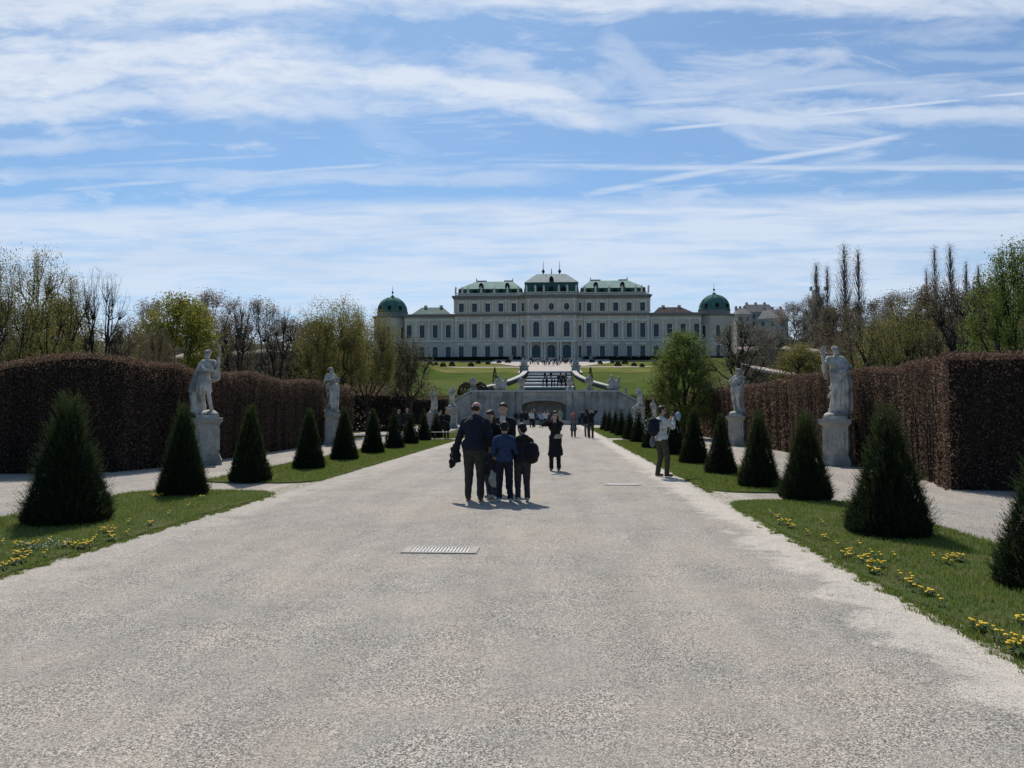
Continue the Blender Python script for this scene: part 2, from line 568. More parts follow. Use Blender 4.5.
def round_rect(x0, x1, y0, y1, r=0.35, n=5, jit=0.0, step=0.12):
    wob = lambda x, y: .035 * math.sin(y * 1.9 + x) + .02 * math.sin(y * 5.3) + .012 * math.sin(y * 13.1 + x * 9)
    pts = []
    for cx_, cy_, a0 in ((x1 - r, y0 + r, -90), (x1 - r, y1 - r, 0), (x0 + r, y1 - r, 90), (x0 + r, y0 + r, 180)):
        for i in range(n + 1):
            a = R(a0 + 90 * i / n)
            pts.append((cx_ + r * math.cos(a), cy_ + r * math.sin(a)))
    out_ = []
    for (ax_, ay_), (bx_, by_) in zip(pts, pts[1:] + pts[:1]):
        L = math.hypot(bx_ - ax_, by_ - ay_)
        k = max(1, int(L / step))
        for i in range(k):
            qx, qy = ax_ + (bx_ - ax_) * i / k, ay_ + (by_ - ay_) * i / k
            out_.append((qx + wob(qx, qy) + rng.normal() * jit * .25, qy + wob(qy, qx) + rng.normal() * jit * .25))
    return out_


def blades(P0, h, wd, lean, rg):
    n = len(P0)
    a = rg.uniform(0, 2 * math.pi, n)
    hx = np.stack([np.cos(a), np.sin(a), np.zeros(n)], 1) * (wd[:, None] * 0.5)
    b = rg.uniform(0, 2 * math.pi, n)
    tip = P0 + np.stack([np.cos(b) * lean * h, np.sin(b) * lean * h, h], 1)
    V = np.stack([P0 - hx, P0 + hx, tip], 1).reshape(-1, 3)
    return V


def lawn(x0, x1, y0, y1, dens, hh, ww, label_side, jit=0.03, r=0.75):
    ol = round_rect(x0, x1, y0, y1, r=r, jit=jit, step=0.12 if y0 < 20 else 0.5)
    n = len(ol)
    zt = 0.035
    V = [(x, y, 0.002) for x, y in ol] + [(x + (0.02 if x < (x0 + x1) / 2 else -0.02), y, zt) for x, y in ol]
    F = [(i, (i + 1) % n, n + (i + 1) % n, n + i) for i in range(n)] + [tuple(range(n, 2 * n))]
    o = obj('lawn', mesh_from(V, F, 'lawn'), m_soil)
    tag(o, kind='structure')
    area = (x1 - x0) * (y1 - y0)
    k = int(area * dens)
    X = rng.uniform(x0 - 0.05, x1 + 0.05, k)
    Y = rng.uniform(y0 + 0.0, y1 - 0.0, k)
    # round the corners off
    dx_ = np.maximum(np.abs(X - (x0 + x1) / 2) - ((x1 - x0) / 2 - r), 0)
    dy_ = np.maximum(np.abs(Y - (y0 + y1) / 2) - ((y1 - y0) / 2 - r), 0)
    keep = np.hypot(dx_, dy_) < r + 0.05
    keep &= rng.random(k) < np.where(np.hypot(dx_, dy_) > r - 0.03, 0.75, 1)
    h_edge = np.hypot(dx_, dy_) > r - 0.06
    # bare and lush patches
    fld = np.sin(X * 2.3 + 1.7 * np.sin(Y * 1.1)) * np.cos(Y * 1.7 + X) + rng.normal(0, 0.5, k)
    keep &= fld > -1.15
    X, Y, fld, h_edge = X[keep], Y[keep], fld[keep], h_edge[keep]
    k = len(X)
    h = hh * (0.55 + 0.7 * rng.random(k) + 0.18 * fld)
    h = np.clip(h * np.where(h_edge, 1.35, 1), 0.012, None)
    P0 = np.stack([X, Y, np.where(h_edge, 0.008, 0.030)], 1)
    me = poly_mesh_np(blades(P0, h, ww * (0.6 + 0.8 * rng.random(k)), 0.5 * rng.random(k), rng), 3, 'grass')
    g = obj('grass', me, m_grass)
    tag(g, kind='stuff')
    # small tufts that crept out onto the gravel along both long edges
    if y0 < 16:
        nt_ = int((y1 - max(y0, 2)) * 26)
        cy = rng.uniform(max(y0, 2), y1 - 1.0, nt_)
        inner = x1 if x1 < 0 else x0
        sgn = 1 if x1 < 0 else -1
        cx_t = inner + sgn * np.abs(rng.normal(0, .06, nt_))
        i_ = rng.integers(0, nt_, nt_ * 26)
        XX = cx_t[i_] + rng.normal(0, .018, len(i_))
        YY = cy[i_] + rng.normal(0, .03, len(i_))
        P1 = np.stack([XX, YY, np.full(len(i_), .007)], 1)
        me = poly_mesh_np(blades(P1, rng.uniform(.012, .045, len(i_)), ww * (0.5 + 0.6 * rng.random(len(i_))), 1.1 * rng.random(len(i_)), rng), 3, 'grass')
        tag(obj('grass', me, m_grass), kind='stuff')
    return o


LX0, LX1, RX0, RX1 = -8.45, -5.5, 3.08, 5.4
lawn(LX0, LX1, -2.0, 15.45, 1500, 0.045, 0.011, 'left')
lawn(RX0, RX1, -2.0, 14.35, 1900, 0.045, 0.010, 'right')
lawn(LX0 + 0.2, LX1, 17.2, 43.5, 700, 0.05, 0.02, 'left')
lawn(RX0 + 0.1, RX1 - 0.1, 15.7, 43.0, 900, 0.05, 0.02, 'right')
lawn(LX0 + 0.2, LX1, 46.0, 72, 120, 0.06, 0.06, 'left', 0.05)
lawn(RX0 + 0.1, RX1 - 0.1, 46.5, 74, 120, 0.06, 0.06, 'right', 0.05)

# loose stones lying on the gravel near the viewer
k = 16000
Yp = 2.6 + 9 * rng.random(k) ** 1.7
Xp = rng.uniform(-5.3, 3.0, k)
s = 0.0022 + 0.0045 * rng.random(k) ** 2.5
oct_ = np.array([[1, 0, 0], [0, 1, 0], [0, 0, 1], [-1, 0, 0], [0, 1, 0], [0, 0, 1], [-1, 0, 0], [0, -1, 0], [0, 0, 1], [1, 0, 0], [0, -1, 0], [0, 0, 1]], float)
oct_ = oct_[[0, 1, 2, 4, 3, 5, 6, 7, 8, 10, 9, 11]]
sc3 = s[:, None, None] * rng.uniform(0.7, 1.35, (k, 1, 3)) * np.array([1, 1, 0.6])
a = rng.uniform(0, 6.28, k)
ca, sa = np.cos(a), np.sin(a)
Q = oct_[None] * sc3
Q = np.stack([Q[..., 0] * ca[:, None] - Q[..., 1] * sa[:, None], Q[..., 0] * sa[:, None] + Q[..., 1] * ca[:, None], Q[..., 2]], -1)
Q += np.stack([Xp, Yp, np.full(k, 0.0063)], 1)[:, None]
m_stone_bits = leaf_mat('gravel_stones', [(0.14, 0.135, 0.13), (0.30, 0.28, 0.26), (0.42, 0.38, 0.34), (0.55, 0.51, 0.46)], 0.0, 0.85)
gs = obj('gravel', poly_mesh_np(Q.reshape(-1, 3), 3, 'gravel'), m_stone_bits)
tag(gs, kind='stuff')
# ================================================================ clipped yew cones
m_yew = leaf_mat('yew_needles', [(0.006, 0.012, 0.004), (0.009, 0.019, 0.006), (0.014, 0.026, 0.008), (0.032, 0.052, 0.014)], 0.18, 0.85)
m_yewcore = mat('yew_core', (0.004, 0.007, 0.003), (0.007, 0.009, 0.004), 8, 0.95)


m_yewtip = leaf_mat('yew_rim_lit_shoots', [(0.018, 0.030, 0.009), (0.040, 0.062, 0.016), (0.085, 0.115, 0.032)], 0.50, 0.7)  # lighter colour on long shoots stands in for light catching the rim


def cone_mesh(seed, H=1.8, Rb=0.5, nsh=2600, need=12, nl=0.022, nw=0.0035, shoot=(0.05, 0.17), fuzz=1.0):
    rg = np.random.default_rng(seed)

    def prof(t):
        return Rb * (np.clip(1 - t, 0, 1) ** 1.0 * 0.98 + 0.02) * np.where(t < 0.06, 0.93 + t / 0.06 * 0.07, 1.0)
    # core
    n, m = 20, 14
    V, F = [], []
    for j in range(m + 1):
        t = j / m
        r = float(prof(np.array(t))) * (0.90 - .30 * t)
        for i in range(n):
            a = 2 * math.pi * i / n
            rr = r * (1 + 0.04 * rg.normal())
            V.append((rr * math.cos(a), rr * math.sin(a), 0.0 + t * H * 0.90))
    for j in range(m):
        for i in range(n):
            F.append((j * n + i, j * n + (i + 1) % n, (j + 1) * n + (i + 1) % n, (j + 1) * n + i))
    # shoots
    t = 1 - np.sqrt(rg.random(nsh) * 0.995 + 0.005)
    t = np.clip(t, 0.0, 0.99)
    a = rg.uniform(0, 2 * math.pi, nsh)
    # lumps where the shears left a bulge
    lump = 1 + 0.03 * np.sin(3 * a + 7 * t + seed) + 0.025 * np.sin(7 * a - 11 * t)
    r = prof(t) * (0.74 + 0.23 * np.sqrt(rg.random(nsh))) * lump
    P0 = np.stack([r * np.cos(a), r * np.sin(a), t * H], 1)
    outw = np.stack([np.cos(a), np.sin(a), np.zeros(nsh)], 1)
    up = np.array([0, 0, 1.0])
    d = outw * rg.uniform(0.25, 0.75, (nsh, 1)) + up * rg.uniform(0.55, 1.1, (nsh, 1)) + rg.normal(0, 0.20, (nsh, 3))
    d /= np.linalg.norm(d, axis=1, keepdims=True)
    L = rg.uniform(shoot[0], shoot[1], nsh) * (0.5 + 1.1 * rg.random(nsh) ** 3) * fuzz
    tris = []
    s = np.linspace(0.08, 1.0, need)
    for q in s:
        c = P0 + d * (L * q)[:, None]
        c[:, 2] -= 0.0
        nd = d * 0.75 + rg.normal(0, 0.55, (nsh, 3))
        nd /= np.linalg.norm(nd, axis=1, keepdims=True)
        sd = np.cross(nd, rg.normal(0, 1, (nsh, 3)))
        sd /= np.linalg.norm(sd, axis=1, keepdims=True) + 1e-9
        ln = nl * rg.uniform(0.7, 1.3, (nsh, 1))
        tris.append(np.stack([c - sd * nw, c + sd * nw, c + nd * ln], 1))
    n_dense = len(tris) * nsh
    # longer shoots the shears have not reached yet
    nl_ = int(nsh * .11)
    t2 = np.clip(rg.random(nl_) ** .9, .02, .985)
    a2 = rg.uniform(0, 2 * math.pi, nl_)
    r2 = prof(t2) * .9
    Q0 = np.stack([r2 * np.cos(a2), r2 * np.sin(a2), t2 * H], 1)
    o2 = np.stack([np.cos(a2), np.sin(a2), np.zeros(nl_)], 1)
    flare = np.where(t2 < .15, 1.6, 1.0)[:, None]
    d2 = o2 * rg.uniform(0.35, 0.75, (nl_, 1)) * flare + up * rg.uniform(0.55, 1.0, (nl_, 1)) + rg.normal(0, .12, (nl_, 3))
    d2 /= np.linalg.norm(d2, axis=1, keepdims=True)
    L2 = shoot[1] * rg.uniform(.7, 1.55, nl_)
    for q in np.linspace(.15, 1, need + 5):
        c = Q0 + d2 * (L2 * q)[:, None]
        c[:, 2] += (L2 * q * q * .25)
        for _ in range(2):
            nd = d2 * .9 + rg.normal(0, .42, (nl_, 3))
            nd /= np.linalg.norm(nd, axis=1, keepdims=True)
            sd = np.cross(nd, rg.normal(0, 1, (nl_, 3)))
            sd /= np.linalg.norm(sd, axis=1, keepdims=True) + 1e-9
            tris.append(np.stack([c - sd * nw * .8, c + sd * nw * .8, c + nd * nl * .85], 1))
    T = np.concatenate(tris).reshape(-1, 3)
    T[:, 2] = np.maximum(T[:, 2], 0.012)
    me1 = poly_mesh_np(T, 3, 'yew')
    bm = bmesh.new()
    bm.from_mesh(me1)
    bm.faces.ensure_lookup_table()
    for f_ in bm.faces[n_dense:]:
        f_.material_index = 2
    vs = [bm.verts.new(v_) for v_ in V]
    for f in F:
        bm.faces.new([vs[i] for i in f]).material_index = 1
    me = bpy.data.meshes.new('yew_cone')
    bm.to_mesh(me)
    bm.free()
    bpy.data.meshes.remove(me1)
    me.materials.append(m_yew)
    me.materials.append(m_yewcore)
    me.materials.append(m_yewtip)
    return me


near_cones = [cone_mesh(11, 1.85, 0.52, 8000, 13, 0.021, 0.0032, (0.05, 0.15), 1.0),
              cone_mesh(12, 1.75, 0.46, 7500, 12, 0.020, 0.0032, (0.04, 0.12), 1.0),
              cone_mesh(13, 1.70, 0.50, 7500, 12, 0.020, 0.0032, (0.04, 0.13), 1.0)]
mid_cones = [cone_mesh(21, 1.78, 0.50, 4200, 8, 0.028, 0.006, (0.03, 0.09)),
             cone_mesh(22, 1.75, 0.49, 4200, 8, 0.028, 0.006, (0.03, 0.09))]
far_cones = [cone_mesh(31, 1.75, 0.50, 900, 6, 0.05, 0.012, (0.04, 0.1)),
             cone_mesh(32, 1.78, 0.48, 900, 6, 0.05, 0.012, (0.04, 0.1))]
left_cones = [(67, 526, 1.90, .60), (183, 497, 1.80, .47), (250, 483, 1.77, .48), (309, 470, 1.68, .46), (344, 461, 1.75, .47),
              (373, 454, 1.7, .45), (394, 449, 1.72, .46), (410, 444.5, 1.68, .45), (423.5, 441, 1.72, .45), (436, 438, 1.70, .45)]
right_cones = [(1050, 594, 1.5, .47), (889, 538, 1.74, .54), (806, 502, 1.62, .47), (759, 489, 1.67, .44), (721, 475, 1.55, .42),
               (694, 464.5, 1.75, .46), (674, 456, 1.72, .46), (651, 449, 1.70, .42), (638.5, 443, 1.75, .46), (629.5, 439.5, 1.7, .45),
               (621.5, 436.5, 1.72, .45), (615.5, 434, 1.72, .45), (609.5, 432, 1.72, .45), (605, 430.5, 1.72, .45)]
ordn = ['nearest', 'second', 'third', 'fourth', 'fifth', 'sixth', 'seventh', 'eighth', 'ninth', 'tenth', 'eleventh', 'twelfth',
        'thirteenth', 'fourteenth', 'fifteenth', 'sixteenth']
special = {(0, 0): 'large shaggy dark yew cone on the left lawn with long feathery shoots',
           (0, 1): 'dark yew cone on the left lawn tip, just left of the nearest left statue',
           (0, 2): 'dark yew cone on the near end of the second left lawn, right of the statue',
           (1, 0): 'yew cone cut by the right edge of the photo',
           (1, 1): 'tall dark yew cone with spreading base on right lawn, its shadow beside it',
           (1, 2): 'dark yew cone at the far end of the nearest right lawn, left of the pedestal',
           (1, 3): 'dark yew cone on the near end of the second right lawn',
           (1, 4): 'slender brownish yew cone with a sharp tip on the second right lawn'}
m_yewbrown = leaf_mat('yew_brownish', [(0.018, 0.020, 0.010), (0.030, 0.032, 0.014), (0.045, 0.042, 0.02)], 0.25, 0.6)
for side, lst in enumerate((left_cones, right_cones)):
    for i, (px, py, h, rb) in enumerate(lst):
        g = G(px, py)
        if side == 0:
            x, y = g.x * (g.y + rb * .3) / g.y, g.y + rb * 0.3
        else:
            x, y = g.x * (g.y + rb * .3) / g.y, g.y + rb * 0.3
        pool = near_cones if y < 17 else mid_cones if y < 32 else far_cones
        base = pool[(i + side) % len(pool)]
        bh, br = {11: (1.85, .52), 12: (1.75, .46), 13: (1.70, .50), 21: (1.78, .5), 22: (1.75, .49), 31: (1.75, .5), 32: (1.78, .48)}[
            [11, 12, 13, 21, 22, 31, 32][(near_cones + mid_cones + far_cones).index(base)]]
        o = obj('yew_cone', base, None, None, (x, y, 0.03), i * 1.3 + side)
        o.scale = (rb / br * 1.04, rb / br * 1.04, h / bh * (.925 if y < 17 else .96))
        lab = special.get((side, i)) or 'dark clipped yew cone, %s from the front in the %s row along the avenue' % (ordn[i], ('left', 'right')[side])
        tag(o, lab, 'topiary', 'clipped yew cones along the %s side of the avenue' % ('left', 'right')[side])
        if (side, i) == (1, 4):
            o.data = base.copy()
            o.data.materials[0] = m_yewbrown

# ================================================================ beech hedges
m_beech = leaf_mat('dry_beech_leaves', [(0.060, 0.038, 0.028), (0.10, 0.064, 0.046), (0.16, 0.105, 0.072), (0.26, 0.175, 0.12)], 0.50, 0.75)
m_beechcore = mat('beech_twigs', (0.028, 0.019, 0.015), (0.016, 0.011, 0.009), 5, 0.95, stretch=(1, 1, 0.15))
m_beechtop = m_beech


def leaf_quads(C0, size, rg, flat=0.0, asp=0.6, droop=None):
    n = len(C0)
    d = rg.normal(0, 1, (n, 3))
    d[:, 2] *= (1 - flat)
    d /= np.linalg.norm(d, axis=1, keepdims=True)
    e = np.cross(d, rg.normal(0, 1, (n, 3)))
    e /= np.linalg.norm(e, axis=1, keepdims=True) + 1e-9
    a = d * (size * 0.5)[:, None]
    b = e * (size * 0.5 * asp)[:, None]
    # pointed leaf: diamond
    return np.stack([C0 - a, C0 + b, C0 + a, C0 - b], 1).reshape(-1, 3)


def hedge(path, hfun, th, dens, lsz, label, group=None, seed=1, core=True, thin=()):
    """path: list of (x,y) of the face line; th: offset vector giving the thickness"""
    rg = np.random.default_rng(seed)
    mb = MB()
    pts, quadsV = [], []
    tx, ty = th
    tl = math.hypot(tx, ty)
    L0 = 0
    for (x0, y0), (x1, y1) in zip(path, path[1:]):
        L = math.hypot(x1 - x0, y1 - y0)
        ux, uy = (x1 - x0) / L, (y1 - y0) / L
        hh = (hfun(x0, y0) + hfun(x1, y1)) / 2
        k = max(1, int(L / 0.25))
        skipc = np.zeros(k, bool)
        for i in range(k):
            for (a0, a1, _z0, _z1, _p, q_) in thin:
                if a0 < L0 + (i + .5) / k * L < a1 and rg.random() < q_:
                    skipc[i] = True
        # a face and a top
        for kind_, area in (('face', L * hh), ('top', L * tl), ('back', L * hh)):
            n = int(area * dens * (1 if kind_ != 'back' else 0.5))
            s = rg.random(n) * L
            x = x0 + ux * s
            y = y0 + uy * s
            hs = np.array([hfun(a_, b_) for a_, b_ in zip(x, y)])
            if kind_ == 'face':
                z = hs * rg.random(n)
                off = np.abs(rg.normal(0, 0.06, n)) - 0.03 + 0.05 * np.sin(s * 5 + .6 * np.sin(z * 2)) + .03 * np.sin(s * 13 + z)
                off += 0.30 * rg.random(n) ** 1.6
            elif kind_ == 'top':
                z = hs + rg.normal(0, 0.04, n)
                off = rg.random(n) * tl
            else:
                z = hs * rg.random(n)
                off = tl + rg.normal(0, 0.04, n)
            X = x + tx / tl * off
            Y = y + ty / tl * off
            keep = np.ones(n, bool)
            for (a0, a1, zz0, zz1, pr, _) in thin:
                if kind_ != 'top':
                    keep &= ~(skipc[np.minimum((s / L * k).astype(int), k - 1)] & (z > zz0) & (z < zz1) & (rg.random(n) < pr))
            pts.append(np.stack([X, Y, z], 1)[keep])
        # core, in slabs so that it follows the height
        if core:
            for i in range(k):
                a0, a1 = i / k * L, (i + 1) / k * L
                if skipc[i]:
                    continue
                q = []
                for a_ in (a0, a1):
                    xx, yy_ = x0 + ux * a_, y0 + uy * a_
                    h_ = hfun(xx, yy_) - 0.10
                    q.append((xx + tx / tl * 0.30, yy_ + ty / tl * 0.30, xx + tx - tx / tl * 0.12, yy_ + ty - ty / tl * 0.12, h_))
                (ax_, ay_, bx_, by_, h0), (cx_, cy_, dx_, dy_, h1) = q
                V = [(ax_, ay_, 0), (cx_, cy_, 0), (dx_, dy_, 0), (bx_, by_, 0), (ax_, ay_, h0), (cx_, cy_, h1), (dx_, dy_, h1), (bx_, by_, h0)]
                mb.add(V, [(0, 3, 2, 1), (4, 5, 6, 7), (0, 1, 5, 4), (1, 2, 6, 5), (2, 3, 7, 6), (3, 0, 4, 7)])
        # upright stems in the face
        nst = int(L * 6)
        for i in range(nst):
            s_ = rg.random() * L
            o_ = 0.03 + rg.random() * 0.15
            xx, yy_ = x0 + ux * s_ + tx / tl * o_, y0 + uy * s_ + ty / tl * o_
            h_ = hfun(xx, yy_) * rg.uniform(0.75, 0.99)
            mb.tube([(xx, yy_, 0), (xx + rg.normal(0, .06), yy_ + rg.normal(0, .06), h_ / 2), (xx + rg.normal(0, .1), yy_ + rg.normal(0, .1), h_)], [0.018, 0.014, 0.006], 4)
        L0 += L
    Pn = np.concatenate(pts)
    Q = leaf_quads(Pn, lsz * rg.uniform(0.7, 1.35, len(Pn)), rg)
    root = empty('clipped_hedge', (path[0][0], path[0][1], 0))
    off = np.array([path[0][0], path[0][1], 0])
    lf = obj('foliage', poly_mesh_np(Q - off, 4, 'hedge_foliage'), m_beech, root)
    me = mb.mesh('hedge_stems')
    me.transform(Matrix.Translation((-path[0][0], -path[0][1], 0)))
    obj('stems', me, m_beechcore, root)
    tag(root, label, 'hedge', group)
    return root


def hl(x, y):      # height of the left hedge
    base = 2.95 + 0.10 * math.sin(y * 0.9 + x)
    if y < 22.5:
        base = 2.98 + 0.16 * math.exp(-((x + 12.4) / 0.9) ** 2) - 0.22 * sstep(-13.2, -15.0, x)
    return base + 0.03 * math.sin(y * 2.3)


HG = 'brown beech hedges walling the avenue'
hedge([(-18.5, 19.2), (-15.5, 19.0), (-13.4, 19.5), (-11.6, 20.3), (-11.2, 22.5), (-11.25, 30), (-11.3, 37.3)], hl, (-1.0, 0.9), 950, 0.050,
      'tall dry brown beech hedge on the left, curving round behind the first statue', HG, 3, thin=((3.4, 7.4, 0.1, 2.6, 0.25, 0.0),))
hedge([(-11.6, 37.5), (-11.6, 44.0)], lambda x, y: 2.95, (-1.0, 0.0), 420, 0.08, 'short dry brown beech hedge behind the second left statue', HG, 4)
hedge([(-30.0, 91.5), (-12.9, 91.5)], lambda x, y: 3.1, (0, 1.2), 110, 0.18, 'reddish brown beech hedge meeting the left end of the fountain wall', HG, 15)
hedge([(10.6, 91.5), (28.0, 91.5)], lambda x, y: 3.1, (0, 1.2), 110, 0.18, 'reddish brown beech hedge meeting the right end of the fountain wall', HG, 16)
hedge([(-18.0, 62.0), (-11.8, 62.0)], lambda x, y: 3.0, (0, 1.2), 150, 0.14, 'distant reddish brown beech hedge left of the cascade', HG, 5)


def hr(x, y):
    b = 2.80 + 0.18 * sstep(20, 32, y) + 0.04 * math.sin(y * 1.7)
    return b


hedge([(15.5, 15.6), (11.5, 16.0), (8.05, 16.5), (8.55, 18.0), (9.0, 21.0), (9.05, 30.5)], hr, (1.1, 0.9), 950, 0.050,
      'tall dry brown beech hedge on the right, with a squared corner facing the viewer', HG, 6,
      thin=())
hedge([(9.15, 30.6), (9.2, 43.8)], lambda x, y: 2.85 + 0.04 * math.sin(y), (1.0, 0.0), 420, 0.08, 'brown beech hedge behind the second right statue', HG, 7)
hedge([(9.4, 44.0), (9.4, 60.0)], lambda x, y: 2.9, (1.0, 0.0), 200, 0.11, 'brown beech hedge running on to the cascade at the right', HG, 8)

# ================================================================ trees
m_bark = mat('bark', (0.045, 0.036, 0.028), (0.025, 0.020, 0.017), 6, 0.95, coord='object')
m_bark_grey = mat('bark_grey', (0.22, 0.19, 0.16), (0.15, 0.13, 0.11), 6, 0.95, coord='object')
LEAF = {
    'olive': leaf_mat('young_leaves_olive', [(0.13, 0.13, 0.032), (0.19, 0.18, 0.048), (0.25, 0.225, 0.065), (0.16, 0.115, 0.05)], 0.50),
    'green': leaf_mat('young_leaves_green', [(0.07, 0.11, 0.018), (0.11, 0.16, 0.028), (0.17, 0.22, 0.045), (0.21, 0.24, 0.07)], 0.5),
    'brown': leaf_mat('buds_brown', [(0.10, 0.065, 0.045), (0.15, 0.105, 0.065), (0.20, 0.15, 0.09), (0.13, 0.12, 0.05)], 0.4),
    'tan': leaf_mat('buds_tan', [(0.14, 0.115, 0.06), (0.17, 0.15, 0.075), (0.12, 0.12, 0.05), (0.10, 0.08, 0.045)], 0.35),
    'yellow': leaf_mat('blossom_yellow_green', [(0.20, 0.20, 0.025), (0.30, 0.28, 0.03), (0.14, 0.14, 0.03), (0.38, 0.34, 0.05)], 0.45),
    'grey': leaf_mat('twigs_grey', [(0.19, 0.165, 0.135), (0.25, 0.215, 0.175), (0.15, 0.13, 0.105), (0.28, 0.23, 0.17)], 0.45),
    'dark': leaf_mat('evergreen', [(0.018, 0.032, 0.012), (0.03, 0.05, 0.018), (0.045, 0.07, 0.025)], 0.25),
}


def kmeans(X, k, rg, it=6):
    c = X[rg.choice(len(X), k, replace=False)].copy()
    for _ in range(it):
        lab = np.argmin(((X[:, None] - c[None]) ** 2).sum(2), 1)
        for j in range(k):
            if (lab == j).any():
                c[j] = X[lab == j].mean(0)
    return lab


def grow(seed, H, spread, trunk_h, limbs=6, style='pollard', density=1.0, lob=1.0):
    """skeleton of a tree: twig ends spread through the crown, gathered into branches, limbs and trunk.
    returns (p0, r0, p1, r1) pieces and points along the twigs where leaves sit"""
    rg = np.random.default_rng(seed)
    segs, tips = [], []
    S2 = spread / 2
    n = int((260 if style != 'poplar' else 240) * density)
    ph = rg.uniform(0, 6.28, 6)

    def lobes(a, t):
        return 1 + lob * (.13 * math.sin(3 * a + ph[0] + 3 * t) + .10 * math.sin(5 * a + ph[1] - 4 * t) + .07 * math.sin(9 * a + ph[2] + 7 * t))
    E = []
    while len(E) < n:
        a = rg.uniform(0, 6.28)
        if style == 'pollard':
            q = math.sqrt(rg.random())
            r = q * S2 * lobes(a, .5)
            top = H * (1 - .22 * q * q) * (1 + .05 * math.sin(4 * a + ph[3]) * q)
            z = top - (top - trunk_h) * .80 * rg.random() ** 1.3
        else:
            t = rg.random()
            lo = trunk_h * .8
            z = lo + (H - lo) * t
            if style == 'poplar':
                prof = (math.sin(math.pi * min(1, t * .9 + .10)) ** .7) * (1 - .35 * t)
            else:
                prof = math.sqrt(max(0, 1 - ((t - .42) / .60) ** 2))
            r = S2 * prof * (rg.random() ** (.45 if style != 'poplar' else .6)) * lobes(a, t)
        E.append((r * math.cos(a), r * math.sin(a), z))
    E = np.array(E)
    root = np.array([0, 0, trunk_h])
    rt = 0.008 if H < 15 else 0.03

    def path(p, q, r0, r1, k=3, sag=0.0, jit=.05):
        L = np.linalg.norm(q - p)
        prev, pr = p, r0
        for i in range(1, k + 1):
            t = i / k
            m = p + (q - p) * t
            if i < k:
                m = m + rg.normal(0, jit * L, 3)
                m[2] -= sag * L * math.sin(math.pi * t)
            r = r0 + (r1 - r0) * t
            segs.append((Vector(prev), pr, Vector(m), r))
            prev, pr = m, r

    base_r = 0.017 * H + 0.03 if style != 'poplar' else .012 * H
    segs.append((Vector((0, 0, -0.3)), base_r * 1.4, Vector((0, 0, 0.15)), base_r * 1.08))
    segs.append((Vector((0, 0, 0.15)), base_r * 1.08, Vector(root), base_r * 0.85))
    if style == 'poplar':
        top = np.array([0, 0, H * .93])
        path(root, top, base_r * .55, .03, 6, 0, .004)
        for e in E:
            rr = math.hypot(e[0], e[1])
            za = max(trunk_h, e[2] - rr * 3.2 - 1.5)
            path(np.array([0, 0, min(za, H * .9)]), e, .04, .012, 2, .08, .02)
            for i in range(3):
                tips.append((Vector(e + rg.normal(0, .25, 3) * np.array([.6, .6, 2.0])), 3))
        return segs, tips
    lab1 = kmeans(E, limbs, rg)
    for j in range(limbs):
        idx = np.where(lab1 == j)[0]
        if len(idx) < 3:
            continue
        c = E[idx].mean(0)
        if style == 'pollard':
            n1 = np.array([c[0] * .75, c[1] * .75, trunk_h + (c[2] - trunk_h) * .38])
        else:
            n1 = root + (c - root) * .55
        st = root - np.array([0, 0, trunk_h * .25 * rg.random()])
        r1 = rt * math.sqrt(len(idx)) * 1.25
        path(st, n1, max(r1, base_r * .45), r1, 4, .10, .05)
        k2 = max(2, len(idx) // 9)
        lab2 = kmeans(E[idx], min(k2, len(idx)), rg)
        for m in range(k2):
            id2 = idx[lab2 == m]
            if not len(id2):
                continue
            c2 = E[id2].mean(0)
            if style == 'pollard':
                n2 = np.array([c2[0] * .80, c2[1] * .80, n1[2] + (c2[2] - n1[2]) * .50])
            else:
                n2 = n1 + (c2 - n1) * .62
            r2 = rt * math.sqrt(len(id2)) * 1.1
            path(n1, n2, r1 * .8, r2, 3, .06, .06)
            for e in E[id2]:
                path(n2, e, r2 * .65, rt * .45, 3, .04, .05)
                L = np.linalg.norm(e - n2)
                for _ in range(5):
                    t = rg.uniform(.25, 1)
                    b0 = n2 + (e - n2) * t
                    d = rg.normal(0, 1, 3)
                    d[2] = abs(d[2]) * .8 + .3
                    if style == 'pollard':
                        d[2] += .35
                    d /= np.linalg.norm(d)
                    b1 = b0 + d * rg.uniform(.12, .34) * max(.5, L) * .8
                    segs.append((Vector(b0), rt * .5, Vector(b1), rt * .22))
                    tips.append((Vector(b1), 4))
                    tips.append((Vector(b0 * .4 + b1 * .6), 4))
                tips.append((Vector(e), 3))
    return segs, tips


def seg_mesh(segs, n=5, rmin=0.0, name='trunk', maxr=None):
    S = [s for s in segs if s[1] >= rmin]
    p0 = np.array([tuple(s[0]) for s in S])
    p1 = np.array([tuple(s[2]) for s in S])
    r0 = np.array([s[1] for s in S])
    r1 = np.array([s[3] for s in S])
    d = p1 - p0
    d /= np.linalg.norm(d, axis=1, keepdims=True) + 1e-9
    ref = np.where(np.abs(d[:, 2:3]) > 0.9, np.array([[1.0, 0, 0]]), np.array([[0, 0, 1.0]]))
    x = np.cross(d, ref)
    x /= np.linalg.norm(x, axis=1, keepdims=True)
    y = np.cross(d, x)
    quads = []
    for i in range(n):
        a0, a1 = 2 * math.pi * i / n, 2 * math.pi * (i + 1) / n
        c0, s0, c1, s1 = math.cos(a0), math.sin(a0), math.cos(a1), math.sin(a1)
        A = p0 + (x * c0 + y * s0) * r0[:, None]
        B = p0 + (x * c1 + y * s1) * r0[:, None]
        D = p1 + (x * c0 + y * s0) * r1[:, None]
        Cc = p1 + (x * c1 + y * s1) * r1[:, None]
        quads.append(np.stack([A, B, Cc, D], 1))
    Q = np.concatenate(quads).reshape(-1, 3)
    return poly_mesh_np(Q, 4, name, True)


TREES = {}


